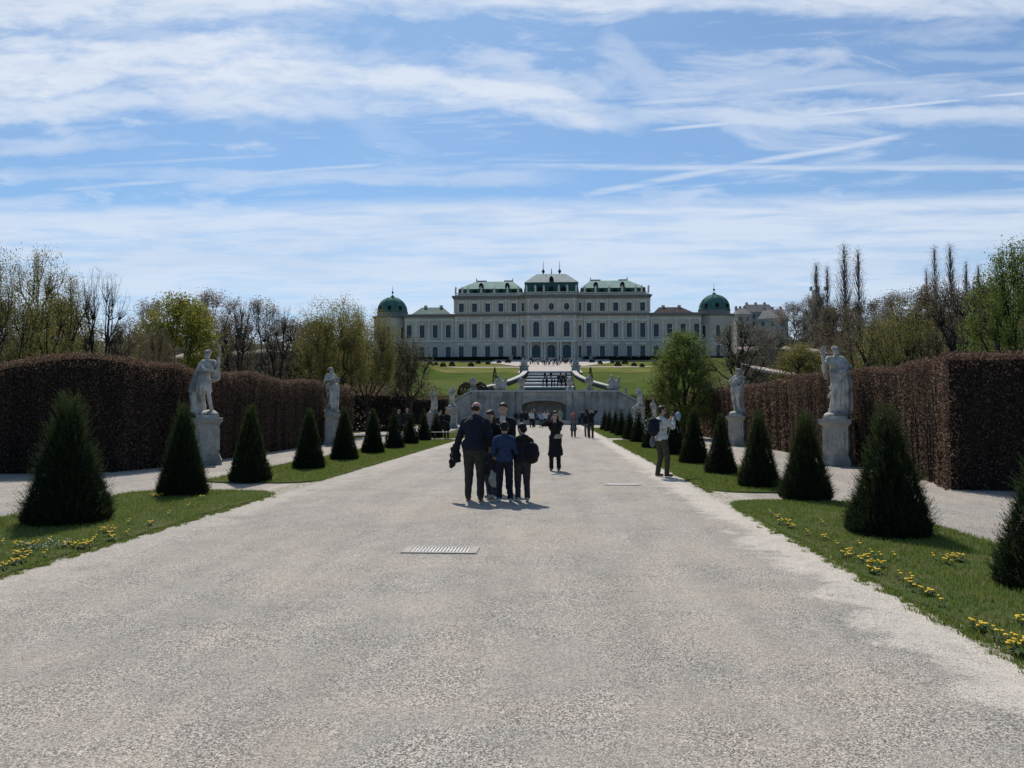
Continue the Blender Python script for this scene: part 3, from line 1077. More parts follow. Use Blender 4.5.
def tree_proto(key, seed, H, spread, trunk_h, leaf, nleaf, lsz, limbs=6, style='pollard', density=1.0, bark=None, clus=0.12, twig=True,
               fill=0.0, rmin=0.0, lob=1.0):
    segs, tips = grow(seed, H, spread, trunk_h, limbs, style, density, lob)
    rg = np.random.default_rng(seed)
    T = np.array([tuple(t[0]) for t in tips])
    me_t = seg_mesh(segs, 5, rmin)
    me_t.materials.append(bark or m_bark)
    C0 = np.zeros((0, 3))
    if nleaf:
        idx = rg.integers(0, len(T), nleaf)
        C0 = T[idx] + rg.normal(0, clus, (nleaf, 3))
        if fill:
            nf = int(nleaf * fill)
            idx = rg.integers(0, len(T), nf)
            C0[:nf] = T[idx] * rg.uniform(0.6, 1.02, (nf, 1)) + rg.normal(0, clus * 2, (nf, 3))
        C0 = C0[C0[:, 2] > 0.3]
        me_c = poly_mesh_np(leaf_quads(C0, lsz * rg.uniform(0.6, 1.4, len(C0)), rg, asp=0.65), 4, 'crown')
        me_c.materials.append(LEAF[leaf])
    else:
        me_c = None
    TREES[key] = (me_t, me_c, H, spread)


tree_proto('pollard_olive', 5, 7.0, 5.6, 1.5, 'olive', 20000, 0.062, 7, 'pollard', 1.0, clus=0.13)
tree_proto('pollard_olive_b', 6, 7.0, 5.0, 1.7, 'olive', 16000, 0.062, 6, 'round', .9, clus=0.13)
tree_proto('pollard_bare', 8, 7.2, 5.2, 1.6, 'brown', 5000, 0.04, 7, 'round', 1.4, clus=0.05)
tree_proto('pollard_bare_b', 9, 7.5, 5.6, 1.8, 'grey', 2500, 0.04, 7, 'round', 1.2, clus=0.03)
tree_proto('pollard_tall', 15, 9.3, 6.4, 2.3, 'olive', 36000, 0.085, 7, 'pollard', 1.1, clus=0.20, lob=.6)
tree_proto('leafy_green', 16, 7.3, 5.6, 1.0, 'green', 60000, 0.065, 8, 'round', 1.9, clus=0.12)
tree_proto('leafy_round', 17, 6.6, 4.3, 0.9, 'green', 48000, 0.075, 9, 'round', 2.0, clus=0.15, lob=.45)
tree_proto('bare_tan', 18, 7.6, 4.4, 1.6, 'tan', 9000, 0.06, 7, 'round', 1.2, clus=0.12)
tree_proto('small_tan', 19, 7.8, 3.6, 1.8, 'tan', 10000, 0.085, 7, 'pollard', 1.0, clus=0.12)
tree_proto('dome_yellow', 20, 12.0, 9.5, 1.0, 'yellow', 30000, 0.20, 9, 'round', 2.0, clus=0.35, lob=.25)
tree_proto('far_brown', 23, 11.0, 9.0, 2.2, 'brown', 14000, 0.16, 8, 'round', 1.3, clus=0.3)
tree_proto('far_grey', 24, 12.0, 8.0, 2.5, 'grey', 12000, 0.15, 8, 'round', 1.3, clus=0.28, bark=m_bark_grey)
tree_proto('far_olive', 25, 10.5, 8.5, 2.0, 'olive', 18000, 0.18, 8, 'round', 1.3, clus=0.32)
tree_proto('far_dark', 26, 10.0, 8.0, 1.6, 'dark', 16000, 0.22, 8, 'round', 1.3, clus=0.4)
tree_proto('poplar', 27, 24.0, 3.0, 2.0, 'grey', 4500, 0.12, 5, 'poplar', 1.1, clus=0.28, bark=m_bark_grey)
tree_proto('poplar_b', 28, 22.0, 2.6, 2.0, 'grey', 3500, 0.12, 5, 'poplar', 0.85, clus=0.26, bark=m_bark_grey)


def tree(key, name, x, y, h, wd, label, group=None, rz=0.0):
    me_t, me_c, H, S = TREES[key]
    root = empty(name, (x, y, terrain_z(x, y)), rz)
    obj('trunk', me_t, None, root)
    if me_c:
        obj('crown', me_c, None, root)
    root.scale = (wd / S, wd / S, h / H)
    tag(root, label, 'tree', group)
    return root


def tree_px(key, name, px, top, Y, wpx, label, group=None, rz=0.0):
    p = P(px, top, Y)
    z0 = terrain_z(p.x, Y)
    return tree(key, name, p.x, Y, p.z - z0, wpx * Y / FPX, label, group, rz)


LT = 'trees behind the left hedge'
RT = 'trees behind the right hedge'
tree_px('pollard_olive', 'deciduous_tree', 0, 252, 25.5, 95, 'budding olive tree at the left edge of the photo, behind the hedge', LT, 0.3)
tree_px('pollard_olive_b', 'deciduous_tree', 40, 250, 28.5, 75, 'budding olive tree with upright shoots behind the hedge, second from the left', LT, 1.3)
tree_px('pollard_bare', 'deciduous_tree', 100, 266, 29.5, 75, 'leafless dark tree with fine upright twigs above the left hedge', LT, 2.1)
tree_px('pollard_olive_b', 'deciduous_tree', 72, 275, 34, 70, 'lower budding tree behind the leafless tree, above the shaggy yew cone', LT, 4.0)
tree_px('pollard_bare_b', 'deciduous_tree', 240, 296, 52, 62, 'bare dark branched tree just right of the first left statue', LT, 0.0)
tree_px('pollard_bare', 'deciduous_tree', 279, 303, 48, 62, 'bare dark branched tree left of the second left statue', LT, 1.0)
tree_px('pollard_tall', 'deciduous_tree', 333, 294, 49, 84, 'tall yellow-green budding tree above the second left statue', LT, 0.5)
tree_px('pollard_tall', 'deciduous_tree', 368, 303, 55, 66, 'yellow-green budding tree overlapping the left palace dome', LT, 2.5)
tree_px('small_tan', 'deciduous_tree', 408, 331, 60, 48, 'small tan budding tree before the left wing of the palace', LT, 0.9)
tree_px('leafy_round', 'deciduous_tree', 683, 333, 47, 76, 'round fresh green tree before the right wing of the palace', RT, 0.2)
tree_px('bare_tan', 'deciduous_tree', 738, 318, 44, 90, 'thin branched tan tree behind the second right statue', RT, 0.7)
tree_px('leafy_green', 'deciduous_tree', 1022, 242, 25, 105, 'leafy green tree at the right edge of the photo', RT, 1.9)
tree_px('pollard_bare', 'deciduous_tree', 962, 272, 30, 95, 'brown twiggy tree left of the leafy green tree at the right edge', RT, 0.4)
tree_px('bare_tan', 'deciduous_tree', 995, 275, 34, 100, 'brown budding tree half hidden behind the leafy green tree', RT, 2.4)
tree_px('pollard_olive', 'deciduous_tree', 905, 300, 38, 85, 'low olive tree above the right hedge, left of the brown twiggy tree', RT, 3.3)
tree_px('bare_tan', 'deciduous_tree', 868, 318, 44, 72, 'low tan tree right above the first right statue', RT, 5.1)
tree_px('pollard_bare', 'deciduous_tree', 930, 290, 44, 85, 'bare brown tree behind the gap between low olive and twiggy tree', RT, 0.1)
FT = 'far trees left of the palace'
GT = 'far trees right of the palace'
tree_px('dome_yellow', 'domed_tree', 181, 297, 82, 92, 'yellow-green dome-shaped tree far behind the first left statue', FT, 0.0)
far = [('far_grey', 150, 300, 95, 60, 'grey leafless tree left of the yellow-green domed tree', FT),
       ('far_grey', 214, 291, 120, 70, 'dull grey-green tree rising behind the yellow-green domed tree', FT),
       ('far_brown', 128, 322, 70, 70, 'brown bushy tree low above the hedge, left of the domed tree', FT),
       ('far_brown', 232, 318, 90, 60, 'brown bushy tree right of the domed tree', FT),
       ('far_grey', 192, 305, 135, 60, 'grey tree in the gap left of the statue with raised club', FT),
       ('far_grey', 262, 299, 110, 60, 'grey leafless tree behind the dark branched trees', FT),
       ('far_brown', 292, 318, 100, 60, 'brown leafless tree behind the two dark branched trees, right of them', FT),
       ('far_dark', 316, 322, 120, 60, 'dark green tree left of the tall yellow-green tree', FT),
       ('far_olive', 60, 300, 80, 80, 'olive tree far behind the leafless left tree', FT),
       ('far_brown', 20, 300, 90, 90, 'brown tree far behind the trees at the left edge', FT),
       ('far_brown', 160, 330, 62, 46, 'reddish brown shrubby tree right under the domed tree', FT),
       ('far_dark', 395, 345, 130, 50, 'dark tree at the foot of the left palace wing', FT),
       ('far_brown', 352, 335, 120, 60, 'brown tree glimpsed behind the tall yellow-green tree', FT),
       ('far_grey', 792, 303, 150, 50, 'grey bare tree right of the far town houses', GT),
       ('far_grey', 815, 294, 150, 50, 'grey bare tree in front of the hilltop apartment block', GT),
       ('far_dark', 772, 338, 125, 44, 'dark green tree below the far town houses', GT),
       ('far_brown', 838, 303, 120, 66, 'brown bare tree under the pair of tall poplars', GT),
       ('far_brown', 870, 300, 150, 80, 'rounded brown tree on the skyline right of the tall poplars', GT),
       ('far_brown', 855, 330, 80, 72, 'brown budding tree below the pair of tall poplars', GT),
       ('far_grey', 900, 292, 140, 80, 'grey tree on the skyline left of the right poplars', GT),
       ('far_brown', 935, 284, 110, 90, 'brown tree below the right poplars', GT),
       ('far_olive', 890, 322, 72, 80, 'olive tree in the thicket above the right hedge', GT),
       ('far_brown', 975, 284, 90, 90, 'brown tree behind the twiggy tree at the right', GT),
       ('far_grey', 762, 326, 108, 40, 'grey bare tree before the pale far house', GT),
       ('far_olive', 800, 345, 88, 60, 'olive shrubby tree above the gravel ramp', GT),
       ('far_brown', 1010, 276, 80, 90, 'brown tree far behind the leafy green tree', GT)]
for i, (k_, px, top, Y, wpx, lab, grp) in enumerate(far):
    tree_px(k_, 'deciduous_tree', px, top, Y, wpx, lab, grp, i * 1.7)
pops = [('poplar', 844, 245, 155, 25, 'tallest bare poplar of the pair on the right hill', GT),
        ('poplar_b', 858, 250, 158, 19, 'slightly shorter bare poplar beside the tallest one', GT),
        ('poplar_b', 816, 263, 150, 17, 'thin pale poplar left of the apartment block', GT),
        ('poplar_b', 827, 266, 148, 14, 'thin pale poplar before the apartment block', GT),
        ('poplar', 934, 247, 160, 18, 'left bare poplar of the far right pair', GT),
        ('poplar', 950, 245, 162, 20, 'right bare poplar of the far right pair', GT),
        ('poplar_b', 926, 268, 150, 9, 'short thin poplar left of the far right pair', GT),
        ('poplar_b', 966, 262, 158, 12, 'thin poplar top right of the far right pair', GT),
        ('poplar_b', 978, 265, 150, 12, 'thin poplar top beside the leafy tree at the right', GT)]
for i, (k_, px, top, Y, wpx, lab, grp) in enumerate(pops):
    tree_px(k_, 'poplar_tree', px, top, Y, wpx, lab, grp, i * 2.1)


# undergrowth on the slopes, too dense to count
def thicket(name, x0, x1, y0, y1, n, lsz, leaf, hmax, seed):
    rg = np.random.default_rng(seed)
    nc = max(4, n // 260)
    cx_, cy_ = rg.uniform(x0, x1, nc), rg.uniform(y0, y1, nc)
    hh = hmax * rg.uniform(0.5, 1.0, nc)
    i = rg.integers(0, nc, n)
    rr = 1.4 + hh[i] * 0.5
    a, e = rg.uniform(0, 6.28, n), rg.random(n)
    X = cx_[i] + np.cos(a) * rr * np.sqrt(1 - e * e) * rg.uniform(.7, 1, n)
    Y = cy_[i] + np.sin(a) * rr * np.sqrt(1 - e * e) * rg.uniform(.7, 1, n)
    Z = np.array([terrain_z(p, q) for p, q in zip(X, Y)]) + e * hh[i] * rg.uniform(.75, 1.05, n)
    Q = leaf_quads(np.stack([X, Y, Z], 1), lsz * rg.uniform(.6, 1.4, n), rg)
    o = obj(name, poly_mesh_np(Q, 4, name), LEAF[leaf])
    tag(o, kind='stuff')


thicket('undergrowth', -75, -20, 60, 135, 26000, 0.30, 'brown', 3.2, 1)
thicket('undergrowth', -110, -30, 120, 190, 14000, 0.50, 'grey', 5, 2)
thicket('undergrowth', -48, -14, 34, 60, 20000, 0.16, 'brown', 2.4, 3)
thicket('undergrowth', 24, 110, 62, 135, 26000, 0.30, 'brown', 3.2, 4)
thicket('undergrowth', 45, 190, 120, 210, 20000, 0.55, 'grey', 6, 5)
thicket('undergrowth', 60, 200, 100, 200, 14000, 0.5, 'olive', 5, 6)
thicket('undergrowth', 13, 48, 30, 60, 20000, 0.16, 'tan', 2.6, 7)
thicket('undergrowth', 10.5, 24, 19, 28, 22000, 0.07, 'green', 2.4, 8)
thicket('undergrowth', -26, -13.5, 22.5, 32, 20000, 0.07, 'olive', 2.5, 9)

thicket('undergrowth', 10.2, 17, 17.8, 19.5, 9000, 0.07, 'green', 1.9, 11)
# spreading shoots of young plants in front of the left hedge
# ================================================================ palace
m_wall = mat('palace_plaster', (0.72, 0.58, 0.46), (0.64, 0.51, 0.41), 0.25, 0.9, spec=.1, c3=(0.52, 0.44, 0.39), s3=0.06, coord='object')
m_trim = mat('palace_stone_trim', (0.82, 0.72, 0.59), (0.68, 0.60, 0.52), 0.5, 0.85, coord='object')
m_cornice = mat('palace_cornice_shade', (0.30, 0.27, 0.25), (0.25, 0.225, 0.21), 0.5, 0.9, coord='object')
m_copper = mat('copper_patina', (0.29, 0.41, 0.34), (0.23, 0.35, 0.29), 0.3, 0.85, coord='object', stretch=(3, 3, .3), c3=(0.36, 0.45, 0.38), s3=.15, spec=0.05)
m_copper_dark = mat('copper_patina_dark', (0.06, 0.145, 0.125), (0.045, 0.11, 0.10), 0.4, 0.7, coord='object', spec=0.05)
m_copper_sunlit = mat('copper_patina_sunlit', (0.46, 0.48, 0.45), (0.34, 0.38, 0.35), 0.4, 0.85, coord='object', spec=0.05, stretch=(3, 3, .3))  # paled to stand in for full sun on the upper centre roof
m_dome = mat('dome_copper', (0.10, 0.20, 0.165), (0.075, 0.16, 0.135), 0.4, 0.85, spec=.05, coord='object', stretch=(2, 2, .3))
m_brownroof = mat('brown_tiles', (0.085, 0.07, 0.065), (0.06, 0.05, 0.048), 0.6, 0.95, spec=.05, coord='object')
m_glass = mat('window_glass', (0.035, 0.045, 0.07), (0.02, 0.028, 0.045), 0.3, 0.25, spec=0.35, coord='object')
m_glass_door = mat('door_glass', (0.08, 0.16, 0.22), (0.03, 0.06, 0.09), 0.4, 0.1, spec=0.9, coord='object')
m_dark = mat('dark_opening', (0.02, 0.018, 0.018), (0.014, 0.013, 0.013), 1, 0.9)
m_bars = mat('window_bars', (0.17, 0.17, 0.18), (0.13, 0.13, 0.14), 2, 0.7)
m_iron = mat('dark_iron', (0.03, 0.035, 0.035), (0.02, 0.022, 0.022), 2, 0.5)

PZ = terrain_z(CX, 300)
palace = empty('palace', (-1.36, 300, PZ))
tag(palace, 'long pale baroque palace with green copper roofs at the end of the garden', 'palace')


def block(x0, x1, y0, y1, z1, name='wall', extras=None):
    mb = MB()
    mb.box(x0, x1, y0, y1, -1, z1)
    if extras:
        extras(mb)
    return mb.build(name, m_wall, palace)


def band(mb, x0, x1, yf, z0, z1, out_):
    mb.box(x0 - out_, x1 + out_, yf - out_, yf + 0.3, z0, z1)


def pil(mb, xs_, yf, z0, z1, w_=0.7, d_=0.28):
    for x in xs_:
        mb.box(x - w_ / 2, x + w_ / 2, yf - d_, yf + 0.1, z0, z1)
        mb.box(x - w_ / 2 - .12, x + w_ / 2 + .12, yf - d_ - .1, yf + 0.1, z1 - 0.7, z1 - .02)
        mb.box(x - w_ / 2 - .1, x + w_ / 2 + .1, yf - d_ - .08, yf + 0.1, z0 + .02, z0 + .5)


block(-38, 38, 0, 24, 25.4)
block(-9.9, 9.9, -2.2, 0.5, 25.4)
block(-12.2, 12.2, -1.1, 0.5, 25.35)
for s in (-1, 1):
    a, b = sorted((s * 38, s * 58))
    block(a, b, 0.8, 20, 18.3)
winx = [13.3 - 13.3 / 2 + 0 for _ in ()]
main_x = [s * (11.5 + 0.0 + 5.18 * i + 3.1) for s in (-1, 1) for i in range(5)]   # 14.6 .. 35.3
cen_x = [-5.9, 0.0, 5.9]
nar_x = [-11.1, 11.1]
wing_x = [s * (40.6 + 5.18 * i) for s in (-1, 1) for i in range(4)]

trim = MB()
# plinths, string courses, cornices: (x0,x1,front)
fronts = [(-38, -12.2, 0), (12.2, 38, 0), (-12.2, -9.9, -1.1), (9.9, 12.2, -1.1), (-9.9, 9.9, -2.2)]
for x0, x1, yf in fronts:
    trim.box(x0, x1, yf - .25, yf + .05, -1, 1.0)
    trim.box(x0, x1, yf - .22, yf + .05, 7.6, 8.2)
    trim.box(x0, x1, yf - .18, yf + .05, 15.6, 16.3)
for x0, x1 in ((-58, -38), (38, 58)):
    trim.box(x0, x1, .55, .85, -1, 1.0)
    trim.box(x0, x1, .6, .85, 7.6, 8.2)
    trim.box(x0, x1, .6, .85, 16.0, 16.6)
edges = [s * x for s in (-1, 1) for x in (12.9, 17.2, 22.37, 27.55, 32.7, 37.4)]
pil(trim, [e for e in edges], 0, 8.2, 17.4, .75)
pil(trim, [e + q_ for e in edges for q_ in (-.65, .65)], 0, 18.9, 24.0, .5)
for x in main_x:
    trim.box(x - 1.1, x + 1.1, -.14, .05, 22.85, 23.5)
    trim.box(x - 1.3, x + 1.3, -.12, .05, 6.35, 6.9)
pil(trim, [s * x for s in (-1, 1) for x in (8.9, 3.3, 2.5)] + [], -2.2, 8.2, 17.4, .62)
pil(trim, [s * x for s in (-1, 1) for x in (8.9, 3.3, 2.5)], -2.2, 18.9, 24.0, .55)
pil(trim, [s * x for s in (-1, 1) for x in (38.8, 43.2, 48.4, 53.5, 57.4)], .8, 8.2, 16.0, .6, .18)
trim.build('stone_trim', m_trim, palace)

cor = MB()
for x0, x1, yf in fronts:
    for z0, z1, o_ in ((17.5, 18.0, .35), (18.0, 18.35, .8), (24.2, 24.8, .35), (24.8, 25.2, .7), (25.2, 25.55, 1.05)):
        cor.box(x0 - (o_ if abs(x0) in (38.0, 9.9) else 0), x1 + (o_ if abs(x1) in (38.0, 9.9) else 0), yf - o_, yf + .2, z0, z1)
for x0, x1 in ((-58.2, -38.3), (38.3, 58.2)):
    cor.box(x0, x1, .3, 1.0, 17.4, 17.9)
    cor.box(x0, x1, -.1, 1.0, 17.9, 18.4)
    cor.box(x0, x1, 1.0, 20.4, 18.3, 18.5)
for s in (-1, 1):
    a, b = sorted((s * 38, s * 38.9))
    cor.box(a, b, -.9, 24.5, 25.2, 25.5)
    cor.box(a, b - .2, -.7, 24.5, 24.7, 25.2)
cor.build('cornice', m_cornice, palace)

# windows -------------------------------------------------------------


def window_meshes(w_, h_, kind_):
    """local: centre x=0, sill z=0, wall plane y=0"""
    s, g, b = MB(), MB(), MB()
    f = 0.28
    top = h_
    if kind_ == 'arch':
        n = 8
        arc = [(w_ / 2 * math.cos(math.pi * i / n), h_ - w_ / 2 + w_ / 2 * math.sin(math.pi * i / n)) for i in range(n + 1)]
        arco = [((w_ / 2 + f) * math.cos(math.pi * i / n), h_ - w_ / 2 + (w_ / 2 + f) * math.sin(math.pi * i / n)) for i in range(n + 1)]
        g.prism([(-w_ / 2, 0), (w_ / 2, 0)] + arc, -.03, .05)
        for i in range(n):
            s.prism([arc[i], arco[i], arco[i + 1], arc[i + 1]], -.30, .02)
        zt = h_ - w_ / 2
    elif kind_ == 'round':
        n = 14
        arc = [(w_ / 2 * math.cos(2 * math.pi * i / n), h_ / 2 + h_ / 2 * math.sin(2 * math.pi * i / n)) for i in range(n)]
        arco = [((w_ / 2 + f) * math.cos(2 * math.pi * i / n), h_ / 2 + (h_ / 2 + f) * math.sin(2 * math.pi * i / n)) for i in range(n)]
        g.prism(arc, -.03, .05)
        for i in range(n):
            j = (i + 1) % n
            s.prism([arc[i], arco[i], arco[j], arc[j]], -.30, .02)
        zt = None
    else:
        g.box(-w_ / 2, w_ / 2, -.03, .05, 0, h_)
        s.box(-w_ / 2 - f, w_ / 2 + f, -.30, .02, h_, h_ + .3)
        zt = h_
    if zt:
        s.box(-w_ / 2 - f, -w_ / 2, -.30, .02, 0, zt - .002)
        s.box(w_ / 2, w_ / 2 + f, -.30, .02, 0, zt - .002)
        s.box(-w_ / 2 - f - .12, w_ / 2 + f + .12, -.42, .02, -.3, -.004)
    if kind_ == 'pediment':
        z = h_ + .55
        s.prism([(-w_ / 2 - .55, z), (w_ / 2 + .55, z), (w_ / 2 + .55, z + .3), (0.7, z + .85), (0, z + 1.25), (-.7, z + .85), (-w_ / 2 - .55, z + .3)], -.6, .02)
        s.prism([(-.35, h_ - .1), (.35, h_ - .1), (.45, z - .01), (-.45, z - .01)], -.45, .01)
    if kind_ == 'flat':
        s.box(-w_ / 2 - .4, w_ / 2 + .4, -.5, .02, h_ + .5, h_ + .8)
    t = 0.07
    b.box(-t, t, -.12, -.032, 0.02, h_ - .05)
    b.box(-w_ / 2 + .02, w_ / 2 - .02, -.115, -.031, h_ * .62, h_ * .62 + .14)
    if h_ > 3:
        b.box(-w_ / 2 + .02, w_ / 2 - .02, -.11, -.034, h_ * .30, h_ * .30 + .08)
    ms, mg, mbr = s.mesh('window'), g.mesh('pane'), b.mesh('bars')
    ms.materials.append(m_trim)
    mg.materials.append(m_glass)
    mbr.materials.append(m_bars)
    return ms, mg, mbr


WM = {k: window_meshes(*k) for k in ((1.95, 4.3, 'flat'), (1.95, 5.6, 'pediment'), (1.9, 3.3, 'plain'), (2.1, 4.6, 'arch'), (2.3, 6.0, 'arch'),
                                     (2.1, 2.9, 'round'), (1.1, 4.8, 'arch'), (1.1, 3.3, 'plain'), (1.95, 5.0, 'flat'), (3.2, 5.8, 'arch'),
                                     (1.5, 4.6, 'arch'))}


def window(x, y, z, key, name='window', parent=None, rz=0.0):
    ms, mg, mbr = WM[key]
    o = obj(name, ms, None, parent or palace, (x, y, z), rz)
    obj('pane', mg, None, o)
    obj('bars', mbr, None, o)
    return o


for x in main_x:
    window(x, 0, 1.4, (1.95, 4.3, 'flat'))
    window(x, 0, 9.0, (1.95, 5.6, 'pediment'))
    window(x, 0, 18.95 + .3, (1.9, 3.3, 'plain'))
for x in nar_x:
    window(x, -1.1, 1.0, (1.1, 4.8, 'arch'))
    window(x, -1.1, 9.0, (1.1, 4.8, 'arch'))
    window(x, -1.1, 19.2, (1.1, 3.3, 'plain'))
for x in cen_x:
    window(x, -2.2, 9.2, (2.3, 6.0, 'arch'))
    window(x, -2.2, 19.4, (2.1, 2.9, 'round'))
    window(x, -2.2, 0.3, (3.2, 5.8, 'arch'), 'door')
for x in wing_x:
    window(x, .8, 9.2, (1.95, 5.0, 'flat'))
    window(x, .8, 1.2, (2.1, 4.6, 'arch'))

# porch: columns and balcony
cm = MB()
for x in (-8.8, -7.9, -3.6, -2.5, 2.5, 3.6, 7.9, 8.8):
    cm.lathe([(.42, 0), (.42, .5), (.34, .6), (.30, 6.2), (.4, 6.5), (.45, 6.9)], x, -4.0, 8)
cm.box(-9.9, 9.9, -4.6, -2.2, 6.9, 7.5)
cm.build('porch_columns', m_trim, palace)
bl = MB()
bl.box(-9.9, 9.9, -4.6, -4.4, 8.5, 8.7)
for i in range(40):
    x = -9.8 + i * 19.6 / 39
    bl.box(x - .1, x + .1, -4.58, -4.42, 7.5, 8.5)
bl.build('balcony', m_trim, palace)

# octagonal corner pavilions and domes
for s in (-1, 1):
    cx_ = s * 64.4
    mb = MB()
    mb.lathe([(7.4, -1), (7.4, 18.2)], cx_, 8, 8, False, 0, math.pi / 8)
    mb.box(cx_ - 3.5, cx_ + 3.5, 2, 14, -1, 18.1)
    mb.build('wall', m_wall, palace)
    cb = MB()
    sb_ = MB()
    sb_.lathe([(7.6, 7.6), (7.6, 8.2)], cx_, 8, 8, False, 0, math.pi / 8)
    sb_.build('string_course', m_trim, palace)
    cb.lathe([(7.7, 17.4), (7.7, 17.9), (8.1, 17.95), (8.1, 18.4)], cx_, 8, 8, False, 0, math.pi / 8)
    cb.lathe([(6.2, 18.4), (6.2, 20.0)], cx_, 8, 8, False, 0, math.pi / 8)
    cb.build('cornice', m_cornice, palace)
    dm = MB()
    R0 = 5.95
    prof = [(R0 + .4, 20.0), (R0 + .3, 20.5), (R0, 21.0)] + [(R0 * math.cos(t * math.pi / 2 / 8), 21.0 + 5.4 * math.sin(t * math.pi / 2 / 8)) for t in range(1, 8)] + [(.75, 26.45), (.7, 27.0), (.35, 27.3)]
    dm.lathe(prof, cx_, 8, 16, True)
    for i in range(8):
        a = math.pi / 8 + i * math.pi / 4
        dm.tube([(cx_ + (r_ + .04) * math.cos(a), 8 + (r_ + .04) * math.sin(a), z_) for r_, z_ in prof[2:-2]], .16, 4)
    d = dm.build('dome', m_dome, palace)
    fm = MB()
    fm.lathe([(.12, 27.2), (.12, 28), (.42, 28.3), (.42, 28.7), (.1, 29.0), (.05, 31.2)], cx_, 8, 6)
    fm.build('finial', m_iron, d)
    for a_ in (-math.pi / 2 - math.pi / 4, -math.pi / 2, -math.pi / 2 + math.pi / 4):
        rr = 7.4 * math.cos(math.pi / 8)
        xw, yw = cx_ + rr * math.cos(a_), 8 + rr * math.sin(a_)
        window(xw, yw, 9.2, (1.5, 4.6, 'arch'), rz=a_ + math.pi / 2)
        window(xw, yw, 1.3, (1.5, 4.6, 'arch'), rz=a_ + math.pi / 2)
    # low dormers round the foot of the dome
    for a_ in (-math.pi / 2 - .75, -math.pi / 2, -math.pi / 2 + .75):
        q = MB()
        x_, y_ = cx_ + 5.9 * math.cos(a_), 8 + 5.9 * math.sin(a_)
        q.box(x_ - .6, x_ + .6, y_ - .3, y_ + .6, 20.6, 22.3)
        q.build('dormer', m_dark, palace)

# roofs ---------------------------------------------------------------
for s in (-1, 1):
    # steep lower band behind the balustrade, then the hipped copper roof
    a, b = sorted((s * 37, s * 11.4))
    lm = MB()
    lm.frustum((a, b, 1.6, 22.5, 25.4), (a + .3, b - .3, 1.8, 22, 28.6))
    lo = lm.build('lower_roof', m_copper_dark, palace)
    a2, b2 = sorted((s * 30.6, s * 15.6))
    rm = MB()
    rm.frustum((a + .1, b - .1, 1.5, 22.3, 28.6), (a2, b2, 8.5, 15.5, 32.6))
    ro = rm.build('roof', m_copper, palace)
    for x0_, x1_ in ((a2 + .2, a2 + 4.2), (b2 - 3.6, b2 - .2)):
        tm = MB()
        tm.box(x0_, x1_, 10.5, 12.5, 32.5, 33.4)
        tm.box(x0_ - .2 if x0_ < a2 + 1 else x1_, x0_ if x0_ < a2 + 1 else x1_ + .2, 10.5, 12.5, 32.5, 34.3)
        tm.build('ridge_cresting', m_iron, ro)
    for x_ in (s * 27.8, s * 16.2 + s * 1.2):
        dmm = MB()
        dmm.prism([(x_ - .85, 28.5), (x_ + .85, 28.5), (x_ + .85, 30.3), (x_ + .5, 30.9), (x_, 31.1), (x_ - .5, 30.9), (x_ - .85, 30.3)], 2.2, 6.5)
        dmm.build('dormer', m_dark, ro)
    # oval windows in the lower roof
    for x_ in [s * (14.6 + 5.18 * i) for i in range(5)]:
        q = MB()
        n = 10
        q.prism([(x_ + .95 * math.cos(2 * math.pi * i / n), 27.4 + .75 * math.sin(2 * math.pi * i / n)) for i in range(n)], 1.25, 2.0)
        q.build('oval_window', m_dark, lo)

lm = MB()
lm.frustum((-10.9, 10.9, -1.2, 22, 25.4), (-10.2, 10.2, -.4, 21.5, 30.6))
lo = lm.build('lower_roof', m_copper_dark, palace)
rm = MB()
rm.frustum((-10.6, 10.6, -.9, 21.9, 30.6), (-5.8, 5.8, 7, 14, 35.2))
ro = rm.build('roof', m_copper_sunlit, palace)
q = MB()
for x_ in (-1.2, 1.0):
    pass
q.prism([(-.8, 30.7), (.8, 30.7), (.8, 32.4), (0, 33.2), (-.8, 32.4)], -.6, 5)
q.build('dormer', m_dark, ro)
q = MB()
for x_ in (-3.3, 3.3):
    q.lathe([(.3, 35.1), (.2, 36), (.62, 36.5), (.62, 37.1), (.14, 37.6), (.06, 41)], x_, 10, 6)
q.lathe([(.25, 35.1), (.2, 36.2), (.1, 38)], 0, 10, 6)
q.build('finial', m_iron, ro)
q = MB()
for x_ in (-4.6, 0, 4.6):
    n = 10
    q.prism([(x_ + .9 * math.cos(2 * math.pi * i / n), 27.9 + .9 * math.sin(2 * math.pi * i / n)) for i in range(n)], -1.6, -.3)
q.build('oval_window', m_dark, lo)

# wing roofs
for s, m__, h_ in ((-1, m_copper_dark, 22.4), (1, m_brownroof, 21.8)):
    a, b = sorted((s * 39.5, s * 56))
    rm = MB()
    rm.frustum((a, b, 2.5, 18.5, 18.5), (a + 3.4, b - 4.5, 9, 12, h_))
    ro = rm.build('roof', m__, palace)
    q = MB()
    for x_ in (a + 5, b - 5.2):
        q.box(x_ - .6, x_ + .6, 8.5, 9.6, h_ - 1.0, h_ + .75)
    q.build('chimney', m_wall, ro)
    q = MB()
    x0, x1 = (a, b)
    q.box(-58, -38.2, 1.2, 20, 18.5, 18.7) if s < 0 else q.box(38.2, 58, 1.2, 20, 18.5, 18.7)
    q.build('eaves', m_cornice, ro)

# balustrade with urns and figures
bl = MB()
for x0, x1, yf in fronts:
    bl.box(x0, x1, yf - .45, yf + .0, 25.55, 25.95)
    bl.box(x0, x1, yf - .45, yf + .0, 26.45, 26.65)
    n = int((x1 - x0) / .55)
    for i in range(n):
        x = x0 + (i + .5) * (x1 - x0) / n
        bl.box(x - .13, x + .13, yf - .36, yf - .1, 25.95, 26.45)
bl.build('balustrade', m_trim, palace)


